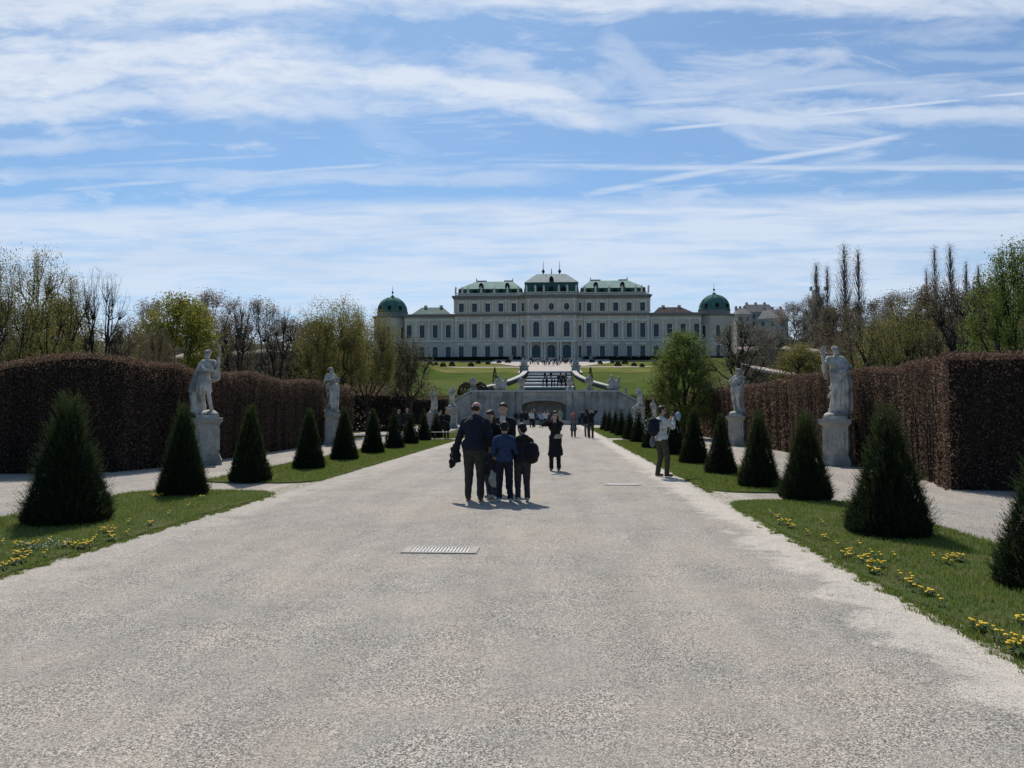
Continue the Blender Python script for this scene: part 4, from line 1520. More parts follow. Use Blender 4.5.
def tiny_figure(rg, h):
    mb = MB()
    mb.lathe([(.42, 0), (.42, .35), (.30, .4), (.42, .7), (.34, h * .55), (.42, h * .72), (.16, h * .80), (.2, h * .86), (.2, h * .94), (.05, h)], 0, 0, 7)
    s_ = rg.choice((-1, 1))
    mb.tube([(s_ * .3, 0, h * .72), (s_ * .75, -.1, h * rg.uniform(.55, .95))], [.13, .09], 5)
    return mb.mesh('figure')


figs = [tiny_figure(random.Random(i), 2.7) for i in range(3)]
for f_ in figs:
    f_.materials.append(m_trim)
for i, x in enumerate([s * x for s in (-1, 1) for x in (37.6, 35.0, 32.7, 27.55, 22.4, 17.2, 13.0, 9.6, 6.2, 2.9)]):
    yf = -2.2 if abs(x) < 9.9 else 0
    pd = MB()
    obj('roof_figure', figs[i % 3], None, palace, (x, yf - .22, 26.65), i * .9)

# sparse green-grey far building parts: terrace and town beyond ----------
m_house = mat('town_house_plaster', (0.42, 0.39, 0.35), (0.36, 0.335, 0.31), 0.3, 0.9, coord='object')
m_house2 = mat('town_house_grey', (0.33, 0.32, 0.315), (0.27, 0.265, 0.26), 0.3, 0.9, coord='object')
m_roofgrey = mat('grey_roof', (0.16, 0.15, 0.15), (0.11, 0.105, 0.10), 0.5, 0.7, coord='object')


def house(px, top, Y, wpx, floors, label, m_, roofh=2.5, depth=12, rz=0.0, stepped=False):
    p = P(px, top, Y)
    z0 = terrain_z(p.x, Y) - 2
    wd = wpx * Y / FPX
    H = p.z - z0
    root = empty('town_house', (p.x, Y, z0), rz)
    mb = MB()
    mb.box(-wd / 2, wd / 2, 0, depth, 0, H - roofh)
    mb.box(-wd / 2 - .2, wd / 2 + .2, -.25, .3, H - roofh - .5, H - roofh - .05)
    mb.build('wall', m_, root)
    rf = MB()
    if stepped:
        rf.box(-wd / 2 + 2, wd / 2 - 5, 1, depth - 1, H - roofh, H - roofh * .5)
        rf.box(-wd / 2 + 4, wd / 2 - 7, 2, depth - 2, H - roofh * .5, H)
    else:
        rf.frustum((-wd / 2 - .3, wd / 2 + .3, -.3, depth + .3, H - roofh), (-wd / 2 + 1.5, wd / 2 - 1.5, depth * .4, depth * .6, H))
    ro = rf.build('roof', m_ if stepped else m_roofgrey, root)
    ch = MB()
    for i in range(3):
        x = -wd / 2 + wd * (i + .6) / 3.4
        ch.box(x - .4, x + .4, depth * .45, depth * .6, H - .5, H + 1.1)
    ch.build('chimney', m_house2, ro)
    nx_ = max(2, int(wd / 2.6))
    wm = MB()
    wm.box(-.5, .5, -.05, .05, 0, 1.7)
    me = wm.mesh('window')
    me.materials.append(m_glass)
    for f in range(floors):
        for i in range(nx_):
            obj('window', me, None, root, (-wd / 2 + (i + .5) * wd / nx_, -.03, H - roofh - 2.9 - f * 3.2))
    tag(root, label, 'house', 'town houses beyond the garden')
    return root


house(744, 307, 330, 14, 3, 'pale town house with grey roof just right of the palace dome', m_house, 3)
house(760, 303, 350, 30, 4, 'town house with dark roof and chimneys right of the palace', m_house2, 4)
house(772, 308, 300, 26, 3, 'pale town house with many small windows and light grey roof', m_house, 4, rz=-.35)
house(824, 287, 330, 24, 4, 'stepped grey apartment block on the hilltop behind thin poplars', m_house2, 9, stepped=True)
# tower at the left edge
p = P(-1, 268, 520)
root = empty('church_tower', (p.x, 420, terrain_z(p.x, 420)))
hh = p.z - terrain_z(p.x, 420)
mb = MB()
mb.box(-4, 4, -4, 4, 0, hh)
mb.box(-4.4, 4.4, -4.4, 4.4, hh - 1.2, hh)
mb.build('tower_block', m_house2, root)
mb = MB()
mb.lathe([(2.6, hh), (2.6, hh + 3), (.6, hh + 4), (.3, hh + 5), (.15, hh + 10)], 0, 0, 8)
mb.build('spire', m_iron, root)
tag(root, 'distant grey tower with thin spire at the left edge above the trees', 'tower')
# ================================================================ upper garden
m_stone = mat('weathered_limestone', (0.46, 0.43, 0.38), (0.33, 0.31, 0.28), 1.2, 0.9, bump=0.3, bscale=8, c3=(0.22, 0.215, 0.195), s3=0.35)
m_stone_l = mat('pale_limestone', (0.50, 0.48, 0.43), (0.40, 0.385, 0.35), 2.0, 0.85, bump=0.2, bscale=12)  # paled to stand in for sun on copings; bench seat is whitish
m_lawn = mat('far_lawn', (0.085, 0.115, 0.030), (0.065, 0.095, 0.026), 0.25, 0.95, c3=(0.105, 0.125, 0.04), s3=0.06, spec=0.0)
m_parterre = mat('parterre_turf', (0.145, 0.15, 0.045), (0.08, 0.115, 0.025), 0.35, 0.95, c3=(0.20, 0.175, 0.07), s3=0.12, spec=0.0)
m_tread_sunlit = mat('sunlit_cascade_water_stone', (0.62, 0.62, 0.60), (0.50, 0.51, 0.50), 1.5, 0.35)  # sunlight on the cascade treads put into the pale colour
m_darkstone = mat('shaded_wet_dark_stone', (0.09, 0.085, 0.08), (0.06, 0.058, 0.055), 1.5, 0.7)  # dark tone puts shade into the step risers; also side walls, basin water

sheet('lawn', CX - 31, CX + 31, 140, 189.5, 0.05, m_lawn, 8)
sheet('lawn', CX - 74, CX + 74, 190.5, 289, 0.05, m_parterre, 8)
sheet('path', CX - 74, CX + 74, 224, 229, 0.12, m_fargravel, 8)
sheet('path', CX - 74, CX + 74, 285, 289, 0.13, m_fargravel, 8)
sheet('path', CX - 8, CX + 8, 189, 232, 0.17, m_fargravel, 2)
# forecourt widening towards the palace
V, F = [], []
for y, hw in ((232, 10), (250, 16), (262, 21), (290, 22), (296, 22), (299, 22)):
    for k_ in range(5):
        x = CX + hw * (k_ - 2) / 2
        V.append((x, y, terrain_z(x, y) + 0.20))
for j in range(5):
    for i in range(4):
        F.append((j * 5 + i, j * 5 + i + 1, (j + 1) * 5 + i + 1, (j + 1) * 5 + i))
tag(obj('path', mesh_from(V, F), m_fargravel), kind='structure')
# side ramps in the sun
def ramp(name, pts, wd, m_):
    V, F = [], []
    for (x, y) in pts:
        for q in (0, 1):
            V.append((x, y + q * wd, terrain_z(x, y + q * wd) + 0.25))
    for i in range(len(pts) - 1):
        F.append((2 * i, 2 * i + 2, 2 * i + 3, 2 * i + 1))
    tag(obj(name, mesh_from(V, F), m_), kind='structure')


m_rose = mat('reddish_gravel', (0.46, 0.37, 0.33), (0.38, 0.31, 0.28), 0.6, 0.95)


def ramp_wall(label, px0, py0, px1, py1, Y0, Y1, hgt, n=10, thick=4.0, sag=0.0):
    """a terrace wall with a sunlit top path, standing on the slope"""
    a, b = P(px0, py0, Y0), P(px1, py1, Y1)
    root = empty('terrace_wall', (0, 0, 0))
    mw, mt = MB(), MB()
    rows = []
    for i in range(n + 1):
        t = i / n
        x, y, z = a.x + (b.x - a.x) * t, a.y + (b.y - a.y) * t, a.z + (b.z - a.z) * t + sag * math.sin(math.pi * t)
        rows.append((x, y, z))
    for (x0, y0, z0), (x1, y1, z1) in zip(rows, rows[1:]):
        g = min(terrain_z(x0, y0), terrain_z(x1, y1), z0 - hgt) - .5
        mw.add([(x0, y0, g), (x1, y1, g), (x1, y1 + thick, g), (x0, y0 + thick, g), (x0, y0, z0), (x1, y1, z1), (x1, y1 + thick, z1), (x0, y0 + thick, z0)],
               [(0, 3, 2, 1), (4, 5, 6, 7), (0, 1, 5, 4), (1, 2, 6, 5), (2, 3, 7, 6), (3, 0, 4, 7)])
        mt.add([(x0, y0 - .25, z0 + .0), (x1, y1 - .25, z1 + .0), (x1, y1 + thick, z1 + 1.0), (x0, y0 + thick, z0 + 1.0),
                (x0, y0 - .25, z0 - .3), (x1, y1 - .25, z1 - .3)], [(0, 1, 2, 3), (4, 5, 1, 0)])
    mw.build('wall', m_hedgewall, root)
    mt.build('top_path', m_rose, root)
    tag(root, label, 'terrace wall')


m_hedgewall = mat('brown_ivy_wall', (0.075, 0.045, 0.035), (0.045, 0.03, 0.024), 1.5, 0.95, bump=0.5, bscale=6, c3=(0.09, 0.06, 0.04), s3=0.3)
ramp_wall('brown terrace wall with sunlit pinkish top left of the palace', 170, 358, 360, 347, 118, 132, 3.5)
ramp_wall('brown terrace wall with sunlit pinkish top right of the palace', 742, 351, 838, 355, 128, 120, 3.5, sag=.4)
ramp_wall('lower terrace wall with pale sunlit ramp right of the round green tree', 752, 368, 812, 379, 104, 92, 2.5, thick=6.0)

# parterre: clipped dark bushes, obelisk yews, dark hedge at the foot of the palace
m_bush = leaf_mat('clipped_box_leaves', [(0.018, 0.030, 0.012), (0.03, 0.045, 0.018), (0.045, 0.06, 0.025)], 0.2)
m_redbush = leaf_mat('reddish_shrub_leaves', [(0.05, 0.028, 0.03), (0.08, 0.045, 0.045), (0.035, 0.022, 0.024)], 0.2)


def bush_mesh(seed, r, h, n, lsz, m_, conic=0.0):
    rg = np.random.default_rng(seed)
    a, e = rg.uniform(0, 6.28, n), rg.random(n)
    rr = r * np.sqrt(1 - e ** 2) * rg.uniform(.82, 1.03, n) * (1 - conic * e)
    P_ = np.stack([rr * np.cos(a), rr * np.sin(a), e * h * rg.uniform(.9, 1.02, n)], 1)
    me = poly_mesh_np(leaf_quads(P_, lsz * rg.uniform(.7, 1.3, n), rg), 4, 'bush')
    me.materials.append(m_)
    return me


bushes = [bush_mesh(i, 1.0, 1.5, 420, 0.42, m_bush) for i in range(2)]
bx_spots = [(436, 366.5), (452, 367.5), (478, 365), (488, 366), (398 + 45, 368.5), (471, 368), (499, 365), (508, 364.5), (592, 364.5), (600, 366), (612, 365),
            (618, 368), (634, 368.5), (642, 369), (625, 366), (655, 367), (664, 369), (430, 369)]
for i, (px, py) in enumerate(bx_spots):
    Y = 190 + (373 - py) / 11 * 98
    p = P(px, py, Y)
    o = obj('clipped_bush', bushes[i % 2], None, None, (p.x, Y, terrain_z(p.x, Y) + .03), i * .7)
    s_ = 0.75 + .35 * ((i * 37) % 10) / 10
    o.scale = (s_, s_, s_ * .9)
    side = 'left' if px < 550 else 'right'
    tag(o, 'small dark clipped bush in the yellowish flower beds %s of the stairs' % side, 'bush', 'clipped bushes in the %s beds' % side)
ob = bush_mesh(5, 0.55, 3.6, 700, 0.22, m_bush, 0.35)
for px, nm in ((494.8, 'left'), (590.6, 'right')):
    Y = 165
    p = P(px, 383, Y)
    o = obj('yew_obelisk', ob, None, None, (p.x, Y, terrain_z(p.x, Y)), 0)
    tag(o, 'slim dark clipped yew column on the green slope %s of the stairs' % nm, 'topiary', 'slim yews beside the stairs')
rb = bush_mesh(6, 1.3, 1.9, 900, 0.28, m_redbush)
for px, lab in ((466, 'reddish brown shrub left of the stone figure above the left wall slope'), (480, 'reddish brown shrub right of the stone figure above the left wall slope')):
    p = P(px, 391, 112)
    o = obj('shrub', rb, None, None, (p.x, 112, terrain_z(p.x, 112)), px)
    tag(o, lab, 'shrub', 'reddish shrubs above the cascade wall')
for s, a, b in ((-1, -74, -12), (1, 12, 74)):
    mb = MB()
    x0, x1 = CX + a, CX + b
    z = terrain_z(CX, 297)
    mb.box(x0, x1, 296.3, 297.6, z - .5, z + 1.3)
    root = empty('clipped_hedge', (0, 0, 0))
    mb.build('hedge_core', m_yewcore, root)
    n = 5000
    rg = np.random.default_rng(3)
    P_ = np.stack([rg.uniform(x0, x1, n), 296.3 - rg.random(n) * .1, z + rg.random(n) * 1.4], 1)
    P_[: n // 4, 1] = rg.uniform(296.3, 297.6, n // 4)
    P_[: n // 4, 2] = z + 1.38
    obj('foliage', poly_mesh_np(leaf_quads(P_, np.full(n, .3), rg), 4), m_bush, root)
    tag(root, 'low dark hedge along the foot of the palace facade, %s half' % ('left' if s < 0 else 'right'), 'hedge', 'low hedges at the foot of the palace')

# curved stairs / upper cascade ---------------------------------------
root = empty('cascade_stairs', (CX, 150, 0))
tag(root, 'wide cascade of dark steps with pale sunlit edges below the palace', 'steps')
ylist = [391.5, 388.5, 385.3, 382.0, 378.6, 375.2, 372.6]
prev = None
for i in range(6):
    Y = 150 + i * 7
    z0 = terrain_z(CX, Y) + .35
    Y1 = Y + 7
    zt = terrain_z(CX, Y1) + .35
    hw = 5.2
    mb = MB()
    mb.box(-hw, hw, Y - 150, Y1 - 150 + .5, z0 - 1.5, z0 + .62 * (zt - z0))
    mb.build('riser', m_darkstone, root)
    zz = z0 + .62 * (zt - z0)
    mt = MB()
    # apron tilted and coloured pale so it reads as a sunlit tread
    mt.add([(-hw + .2, Y - 150 - .05, zz - .05), (hw - .2, Y - 150 - .05, zz - .05), (hw - .2, Y1 - 150, zt), (-hw + .2, Y1 - 150, zt),
            (-hw + .2, Y - 150 - .05, zz - .30), (hw - .2, Y - 150 - .05, zz - .30)], [(0, 1, 2, 3), (4, 5, 1, 0)])
    mt.build('tread', m_tread_sunlit, root)
# curved side walls with pale copings
for s in (-1, 1):
    pts = [(5.5, 190), (5.5, 183), (5.9, 176), (6.9, 169), (8.4, 162), (10.2, 156), (12.4, 150)]
    mw, mc = MB(), MB()
    for (xa, ya), (xb, yb) in zip(pts, pts[1:]):
        za, zb = terrain_z(CX, ya) + .7, terrain_z(CX, yb) + .7
        xa_, xb_ = s * xa, s * xb
        wdt = .9 * s
        for M__, lo_, hi_, g_ in ((mw, -2.5, 0, 0), (mc, 0.0, .25, .12 * s)):
            M__.add([(xa_ - g_, ya - 150, za + lo_), (xb_ - g_, yb - 150, zb + lo_), (xb_ + wdt + g_, yb - 150 + .3, zb + lo_), (xa_ + wdt + g_, ya - 150 + .3, za + lo_),
                     (xa_ - g_, ya - 150, za + hi_), (xb_ - g_, yb - 150, zb + hi_), (xb_ + wdt + g_, yb - 150 + .3, zb + hi_), (xa_ + wdt + g_, ya - 150 + .3, za + hi_)],
                    [(0, 3, 2, 1), (4, 5, 6, 7), (0, 1, 5, 4), (1, 2, 6, 5), (2, 3, 7, 6), (3, 0, 4, 7)])
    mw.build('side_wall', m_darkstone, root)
    mc.build('coping', m_stone_l, root)
    pm = MB()
    zt = terrain_z(CX, 188)
    pm.box(s * 6.3 - 1.0, s * 6.3 + 1.0, 37, 40, zt - 3, zt + 1.8)
    pm.box(s * 6.3 - 1.2, s * 6.3 + 1.2, 36.8, 40.2, zt + 1.8, zt + 2.05)
    pm.build('pier', m_stone, root)

# lower cascade wall ---------------------------------------------------
WY = 93.2
wroot = empty('cascade_wall', (0, 0, 0))
tag(wroot, 'grey stone fountain wall with shallow arch and sloping ends across the avenue', 'wall')
tl, tr_ = P(472, 392, WY), P(618, 392, WY)
el_, er = P(453, 402.5, WY), P(639, 403, WY)
al, ar = P(522, 406, WY), P(566, 406, WY)
acz = P(544, 400.5, WY).z
cxa = (al.x + ar.x) / 2
hwa = (ar.x - al.x) / 2
n = 10
arc = [(cxa - hwa * math.cos(math.pi * i / n), al.z + (acz - al.z) * math.sin(math.pi * i / n)) for i in range(n + 1)]
mb = MB()
mb.prism([(el_.x, -.5), (al.x, -.5), (al.x, tl.z), (tl.x, tl.z), (el_.x, el_.z)], WY, WY + 1.5)
mb.prism([(ar.x, -.5), (er.x, -.5), (er.x, er.z), (tr_.x, tl.z), (ar.x, tl.z)], WY, WY + 1.5)
for (xa, za), (xb, zb) in zip(arc, arc[1:]):
    mb.prism([(xa, za), (xb, zb), (xb, tl.z), (xa, tl.z)], WY, WY + 1.5)
mb.box(al.x - .5, ar.x + .5, WY + 1.5, WY + 3.3, acz + .15, tl.z - .02)
mb.box(al.x - 1.2, al.x - .02, WY + 1.502, WY + 3.3, -.5, acz + .14)
mb.box(ar.x + .02, ar.x + 1.2, WY + 1.502, WY + 3.3, -.5, acz + .14)
mb.build('wall', m_stone, wroot)
mb = MB()
mb.box(al.x - .01, ar.x + .01, WY + 2.6, WY + 3.2, -.5, acz + .14)
mb.build('niche_back', m_stone, wroot)
cp = MB()
cp.box(tl.x - .1, tr_.x + .1, WY - .25, WY + 1.6, tl.z, tl.z + .22)
for (p0, p1) in (((el_.x - .1, el_.z), (tl.x - .1, tl.z)), ((tr_.x + .1, tl.z), (er.x + .1, er.z))):
    cp.prism([(p0[0], p0[1]), (p1[0], p1[1]), (p1[0], p1[1] + .22), (p0[0], p0[1] + .22)], WY - .25, WY + 1.6)
cp.build('coping', m_stone_l, wroot)
pl = MB()
for px in (475, 487, 500, 512, 519, 569, 576, 588, 601, 614):
    x = P(px, 400, WY).x
    pl.box(x - .28, x + .28, WY - .18, WY, 0, tl.z - .5)
    pl.box(x - .36, x + .36, WY - .24, WY, tl.z - .5, tl.z - .02)
for (xa, za), (xb, zb) in zip(arc, arc[1:]):
    pl.prism([(xa, za), (xb, zb), (xb, zb + .25), (xa, za + .25)], WY - .14, WY)
pl.box(tl.x, tr_.x, WY - .12, WY, tl.z - .62, tl.z - .52)
pl.build('pilasters', m_stone, wroot)
mb = MB()
mb.box(tl.x, tr_.x, WY + 1.62, WY + 4.6, tl.z - .25, tl.z + .02)
mb.build('terrace', m_stone, wroot)
# fountain basin in front
mb = MB()
mb.box(al.x - 1.2, ar.x + 1.2, WY - 3.2, WY - 2.7, -.1, .55)
mb.box(al.x - 1.2, al.x - .7, WY - 2.7, WY, -.1, .55)
mb.box(ar.x + .7, ar.x + 1.2, WY - 2.7, WY, -.1, .55)
mb.build('basin_rim', m_stone, wroot)
mb = MB()
mb.box(al.x - .7, ar.x + .7, WY - 2.7, WY, .0, .38)
mb.build('basin_water', m_darkstone, wroot)
# ================================================================ modelling of figures


def blob(prims, voxel=0.012, smooth=3, disp=None, name='body'):
    """one continuous skin over capsules ('c',p1,r1,p2,r2) and ellipsoids ('e',centre,(rx,ry,rz)[,rotation])"""
    bm = bmesh.new()
    for p in prims:
        if p[0] == 'c':
            a, b = Vector(p[1]), Vector(p[3])
            r0, r1 = p[2], p[4]
            d = b - a
            L = max(d.length, 1e-5)
            q = d.normalized().to_track_quat('Z', 'Y') if d.length > 1e-6 else Vector((0, 0, 1)).to_track_quat('Z', 'Y')
            M0 = Matrix.Translation(a.lerp(b, .5)) @ q.to_matrix().to_4x4()
            bmesh.ops.create_cone(bm, cap_ends=True, segments=12, radius1=r0, radius2=r1, depth=L, matrix=M0)
            for c_, r_ in ((a, r0), (b, r1)):
                bmesh.ops.create_icosphere(bm, subdivisions=2, radius=r_, matrix=Matrix.Translation(c_))
        else:
            rot = p[3].to_matrix().to_4x4() if len(p) > 3 else Matrix.Identity(4)
            M0 = Matrix.Translation(Vector(p[1])) @ rot @ Matrix.Diagonal((*p[2], 1))
            bmesh.ops.create_icosphere(bm, subdivisions=3, radius=1, matrix=M0)
    me = bpy.data.meshes.new(name)
    bm.to_mesh(me)
    bm.free()
    o = bpy.data.objects.new('tmp', me)
    col.objects.link(o)
    m = o.modifiers.new('r', 'REMESH')
    m.mode = 'VOXEL'
    m.voxel_size = voxel
    m.use_smooth_shade = True
    if smooth:
        s = o.modifiers.new('s', 'SMOOTH')
        s.iterations = smooth
        s.factor = 0.5
    dg = C.evaluated_depsgraph_get()
    me2 = bpy.data.meshes.new_from_object(o.evaluated_get(dg), depsgraph=dg)
    bpy.data.objects.remove(o)
    bpy.data.meshes.remove(me)
    me2.name = name
    if disp:
        n = len(me2.vertices)
        co = np.empty(n * 3, np.float32)
        me2.vertices.foreach_get('co', co)
        no = np.empty(n * 3, np.float32)
        me2.vertices.foreach_get('normal', no)
        co, no = co.reshape(-1, 3), no.reshape(-1, 3)
        co = co + no * disp(co)[:, None]
        me2.vertices.foreach_set('co', co.ravel())
        me2.update()
    me2.polygons.foreach_set('use_smooth', np.ones(len(me2.polygons), dtype=bool))
    return me2


def ik(a, b, l1, l2, pole):
    a, b, pole = Vector(a), Vector(b), Vector(pole)
    d = b - a
    L = min(d.length, (l1 + l2) * 0.995)
    u_ = d.normalized()
    b = a + u_ * L
    x = (l1 * l1 - l2 * l2 + L * L) / (2 * L)
    h = math.sqrt(max(0, l1 * l1 - x * x))
    pv = pole - u_ * pole.dot(u_)
    pv = pv.normalized() if pv.length > 1e-6 else Vector((0, 1, 0))
    return a + u_ * x + pv * h, b


def cloth_mat(name, c, rough=0.9):
    return mat(name, c, tuple(q * 0.7 for q in c), 14, rough, bump=0.25, bscale=25, coord='object')


m_skin = mat('skin', (0.50, 0.30, 0.22), (0.45, 0.26, 0.19), 10, 0.6, coord='object')
CL = {k: cloth_mat('cloth_' + k, v_) for k, v_ in {
    'black': (0.012, 0.012, 0.014), 'navy': (0.014, 0.016, 0.026), 'charcoal': (0.035, 0.034, 0.036), 'brown_grey': (0.045, 0.040, 0.034),
    'blue': (0.026, 0.045, 0.105), 'jeans': (0.045, 0.06, 0.10), 'white': (0.62, 0.60, 0.57), 'cream': (0.50, 0.46, 0.38), 'olive': (0.075, 0.07, 0.045),
    'pink': (0.55, 0.17, 0.15), 'grey': (0.16, 0.16, 0.17), 'beige': (0.42, 0.34, 0.26), 'sage': (0.26, 0.31, 0.22), 'dark_red': (0.12, 0.03, 0.03),
    'light_blue': (0.30, 0.38, 0.48), 'plum': (0.06, 0.035, 0.05)}.items()}
HAIR = {k: mat('hair_' + k, v_, tuple(q * .6 for q in v_), 40, 0.6, coord='object') for k, v_ in
        {'black': (0.010, 0.008, 0.007), 'brown': (0.05, 0.028, 0.016), 'grey': (0.22, 0.19, 0.17), 'blond': (0.32, 0.22, 0.11)}.items()}
m_eye = mat('eye_dark', (0.01, 0.01, 0.01), None, 5, 0.2)
m_shoe = cloth_mat('shoe_leather_black', (0.012, 0.012, 0.012), 0.5)
m_shoew = cloth_mat('shoe_white', (0.45, 0.45, 0.44), 0.6)
m_shoeb = cloth_mat('shoe_brown', (0.09, 0.055, 0.035), 0.6)


def person(loc, face, H=1.75, girth=1.0, feet=((-.10, 0.0), (.10, 0.0)), lh=(-.24, .05, .80), rh=(.24, .05, .80), lean=0.0, head=(0, 0),
           top='black', top_kind='jacket', bottom='charcoal', shoe=None, hair='brown', hair_kind='short', label='', group=None, vox=0.011,
           hip_shift=0.0, lod=0, face_side=0.0, quilt=False, child=False, collar=None):
    """face: heading in degrees, 0 looks along +Y. Positions local, metres for a 1.75 m person."""
    s = H / 1.75
    root = empty('person', loc, R(face))
    tag(root, label, 'person', group)
    hs = 1.16 if child else 1.0
    hip = Vector((hip_shift, 0, .93))
    chest = Vector((hip_shift * .5, lean * .7, 1.28))
    neck = Vector((0, lean, 1.47))
    hy, hp = R(head[0]), R(head[1])
    hc = neck + Vector((math.sin(-hy) * .0, .03 + .10 * math.sin(hp), .155 * math.cos(hp)))
    hrot = Euler((-hp, 0, hy))
    hm = hrot.to_matrix()

    def HP(x, y, z):
        return hc + hm @ (Vector((x, y, z)) * hs)
    g = girth
    shl, shr = neck + Vector((-.175 * (1 + (g - 1) * .5), -.01, -.095)), neck + Vector((.175 * (1 + (g - 1) * .5), -.01, -.095))
    el_, hl_ = ik(shl, lh, .29, .26, (-.35, -.8, -.5))
    er_, hr_ = ik(shr, rh, .29, .26, (.35, -.8, -.5))
    hipl, hipr = hip + Vector((-.095, 0, -.03)), hip + Vector((.095, 0, -.03))
    fl, fr = Vector((feet[0][0], feet[0][1], .085)), Vector((feet[1][0], feet[1][1], .085))
    kl, fl_ = ik(hipl, fl, .415, .415, (0, 1, 0))
    kr, fr_ = ik(hipr, fr, .415, .415, (0, 1, 0))
    b = [('e', hip + Vector((0, 0, .0)), (.165 * g, .115 * g, .12)), ('c', hip, .125 * g, chest, .125 * g), ('e', chest, (.175 * g, .115 * g, .16)),
         ('c', chest + Vector((0, 0, .08)), .10, neck - Vector((0, 0, .05)), .065), ('c', neck - Vector((0, 0, .06)), .058, hc - hm @ Vector((0, .01, .06)), .052),
         ('c', shl, .058, shr, .058)]
    # head: cranium, jaw, nose, ears, brow, lips
    b += [('e', HP(0, -.012, .035), (.076 * hs, .094 * hs, .088 * hs), hrot), ('e', HP(0, .022, -.035), (.060 * hs, .068 * hs, .078 * hs), hrot),
          ('c', HP(0, .088, .008), .010, HP(0, .108, -.022), .013), ('e', HP(-.078, -.005, 0), (.010, .022, .032), hrot), ('e', HP(.078, -.005, 0), (.010, .022, .032), hrot),
          ('c', HP(-.035, .080, .030), .009, HP(.035, .080, .030), .009), ('c', HP(-.020, .084, -.050), .008, HP(.020, .084, -.050), .008), ('e', HP(0, .072, -.085), (.022, .018, .018), hrot)]
    for sh, e_, h_, sg in ((shl, el_, hl_, -1), (shr, er_, hr_, 1)):
        b += [('c', sh, .052, e_, .040), ('c', e_, .040, h_, .027)]
        d = (h_ - e_).normalized()
        side = d.cross(Vector((0, 1, 0)))
        side = side.normalized() if side.length > .2 else Vector((1, 0, 0))
        nrm = d.cross(side).normalized()
        palm = h_ + d * .05
        b += [('e', palm, (.040, .017, .052), d.to_track_quat('Z', 'Y'))]
        if lod == 0:
            for i, ln in enumerate((.070, .080, .075, .058)):
                base_ = h_ + d * .085 + side * (i - 1.5) * .020
                mid = base_ + d * ln * .5 + nrm * .012
                tip = mid + d * ln * .35 + nrm * .028
                b += [('c', base_, .0088, mid, .0082), ('c', mid, .0082, tip, .007)]
            tb = h_ + d * .03 - side * .032
            tm_ = tb + d * .03 - side * .020 + nrm * .012
            b += [('c', tb, .012, tm_, .0105), ('c', tm_, .0105, tm_ + d * .028 + nrm * .01, .008)]
    for h0, k_, f_ in ((hipl, kl, fl_), (hipr, kr, fr_)):
        b += [('c', h0, .085 * g, k_, .055), ('c', k_, .055, f_, .036), ('c', f_ - Vector((0, 0, .035)), .035, f_ + Vector((0, .14, -.05)), .026)]
    S = Matrix.Scale(s, 4)

    def put(me, name, m_, parent=root):
        me.transform(S)
        return obj(name, me, m_, parent)
    skin = put(blob(b, vox, 2, name='body'), 'body', m_skin)
    # eyes
    if lod == 0:
        mb = MB()
        for sg in (-1, 1):
            c_ = HP(sg * .031, .081, .012)
            mb.lathe([(.001, c_.z - .009), (.011, c_.z - .004), (.011, c_.z + .004), (.001, c_.z + .009)], c_.x, c_.y, 6)
        put(mb.mesh('eyes'), 'eyes', m_eye)
    # trousers
    t = []
    if top_kind != 'long_dress':
        t += [('e', hip + Vector((0, 0, -.02)), (.178 * g, .130 * g, .13)), ('c', hip, .138 * g, hip + Vector((0, 0, .10)), .13 * g)]
        for h0, k_, f_ in ((hipl, kl, fl_), (hipr, kr, fr_)):
            t += [('c', h0, .102 * g, k_, .076 * (g * .5 + .5)), ('c', k_, .076 * (g * .5 + .5), f_ + Vector((0, 0, .0)), .062)]
        wav = lambda co: .0025 * np.sin(co[:, 2] * 38 + 5 * np.sin(co[:, 0] * 14 + co[:, 1] * 11)) + .003 * np.sin(co[:, 2] * 13 + co[:, 1] * 20)
        put(blob(t, max(vox, .013), 2, wav, 'trousers'), 'trousers', CL[bottom])
    # top
    hem = {'jacket': .86, 'coat': .50, 'shirt': .92, 'long_coat': .42, 'long_dress': .25}[top_kind]
    j = [('c', chest + Vector((0, 0, .05)), .145 * g, hip + Vector((0, 0, .05)), .150 * g), ('e', chest, (.205 * g, .145 * g, .19)),
         ('e', hip + Vector((0, 0, .04)), (.195 * g, .150 * g, max(.10, .16))), ('c', shl, .070, neck - Vector((.03, 0, .02)), .055), ('c', shr, .070, neck - Vector((-.03, 0, .02)), .055), ('c', shl, .07, shr, .07), ('c', chest + Vector((0, 0, .10)), .11, neck - Vector((0, 0, .02)), .068)]
    if hem < .84:
        z_ = .84
        while z_ > hem:
            w_ = .18 + (.84 - z_) * .16
            j.append(('e', Vector((hip_shift, 0, z_)), (w_ * g, .14 + (.84 - z_) * .10, .10)))
            z_ -= .07
    for sh, e_, h_ in ((shl, el_, hl_), (shr, er_, hr_)):
        e2 = e_ + (h_ - e_) * .93
        j += [('c', sh, .074, e_, .062), ('c', e_, .060, e2, .044)]
    if quilt:
        fold = lambda co: .004 * np.abs(np.sin((co[:, 0] + co[:, 2]) * 30)) + .004 * np.abs(np.sin((co[:, 0] - co[:, 2]) * 30)) + .003 * np.sin(co[:, 2] * 14)
    else:
        fold = lambda co: .0045 * np.sin(co[:, 2] * 22 + 5 * np.sin(co[:, 0] * 9 + co[:, 1] * 7)) + .003 * np.sin(co[:, 0] * 40 + co[:, 2] * 14)
    put(blob(j, max(vox, .013), 2, fold, 'jacket' if top_kind == 'jacket' else 'coat' if 'coat' in top_kind else 'dress' if 'dress' in top_kind else 'shirt'),
        {'jacket': 'jacket', 'coat': 'coat', 'long_coat': 'coat', 'shirt': 'shirt', 'long_dress': 'dress'}[top_kind], CL[top])
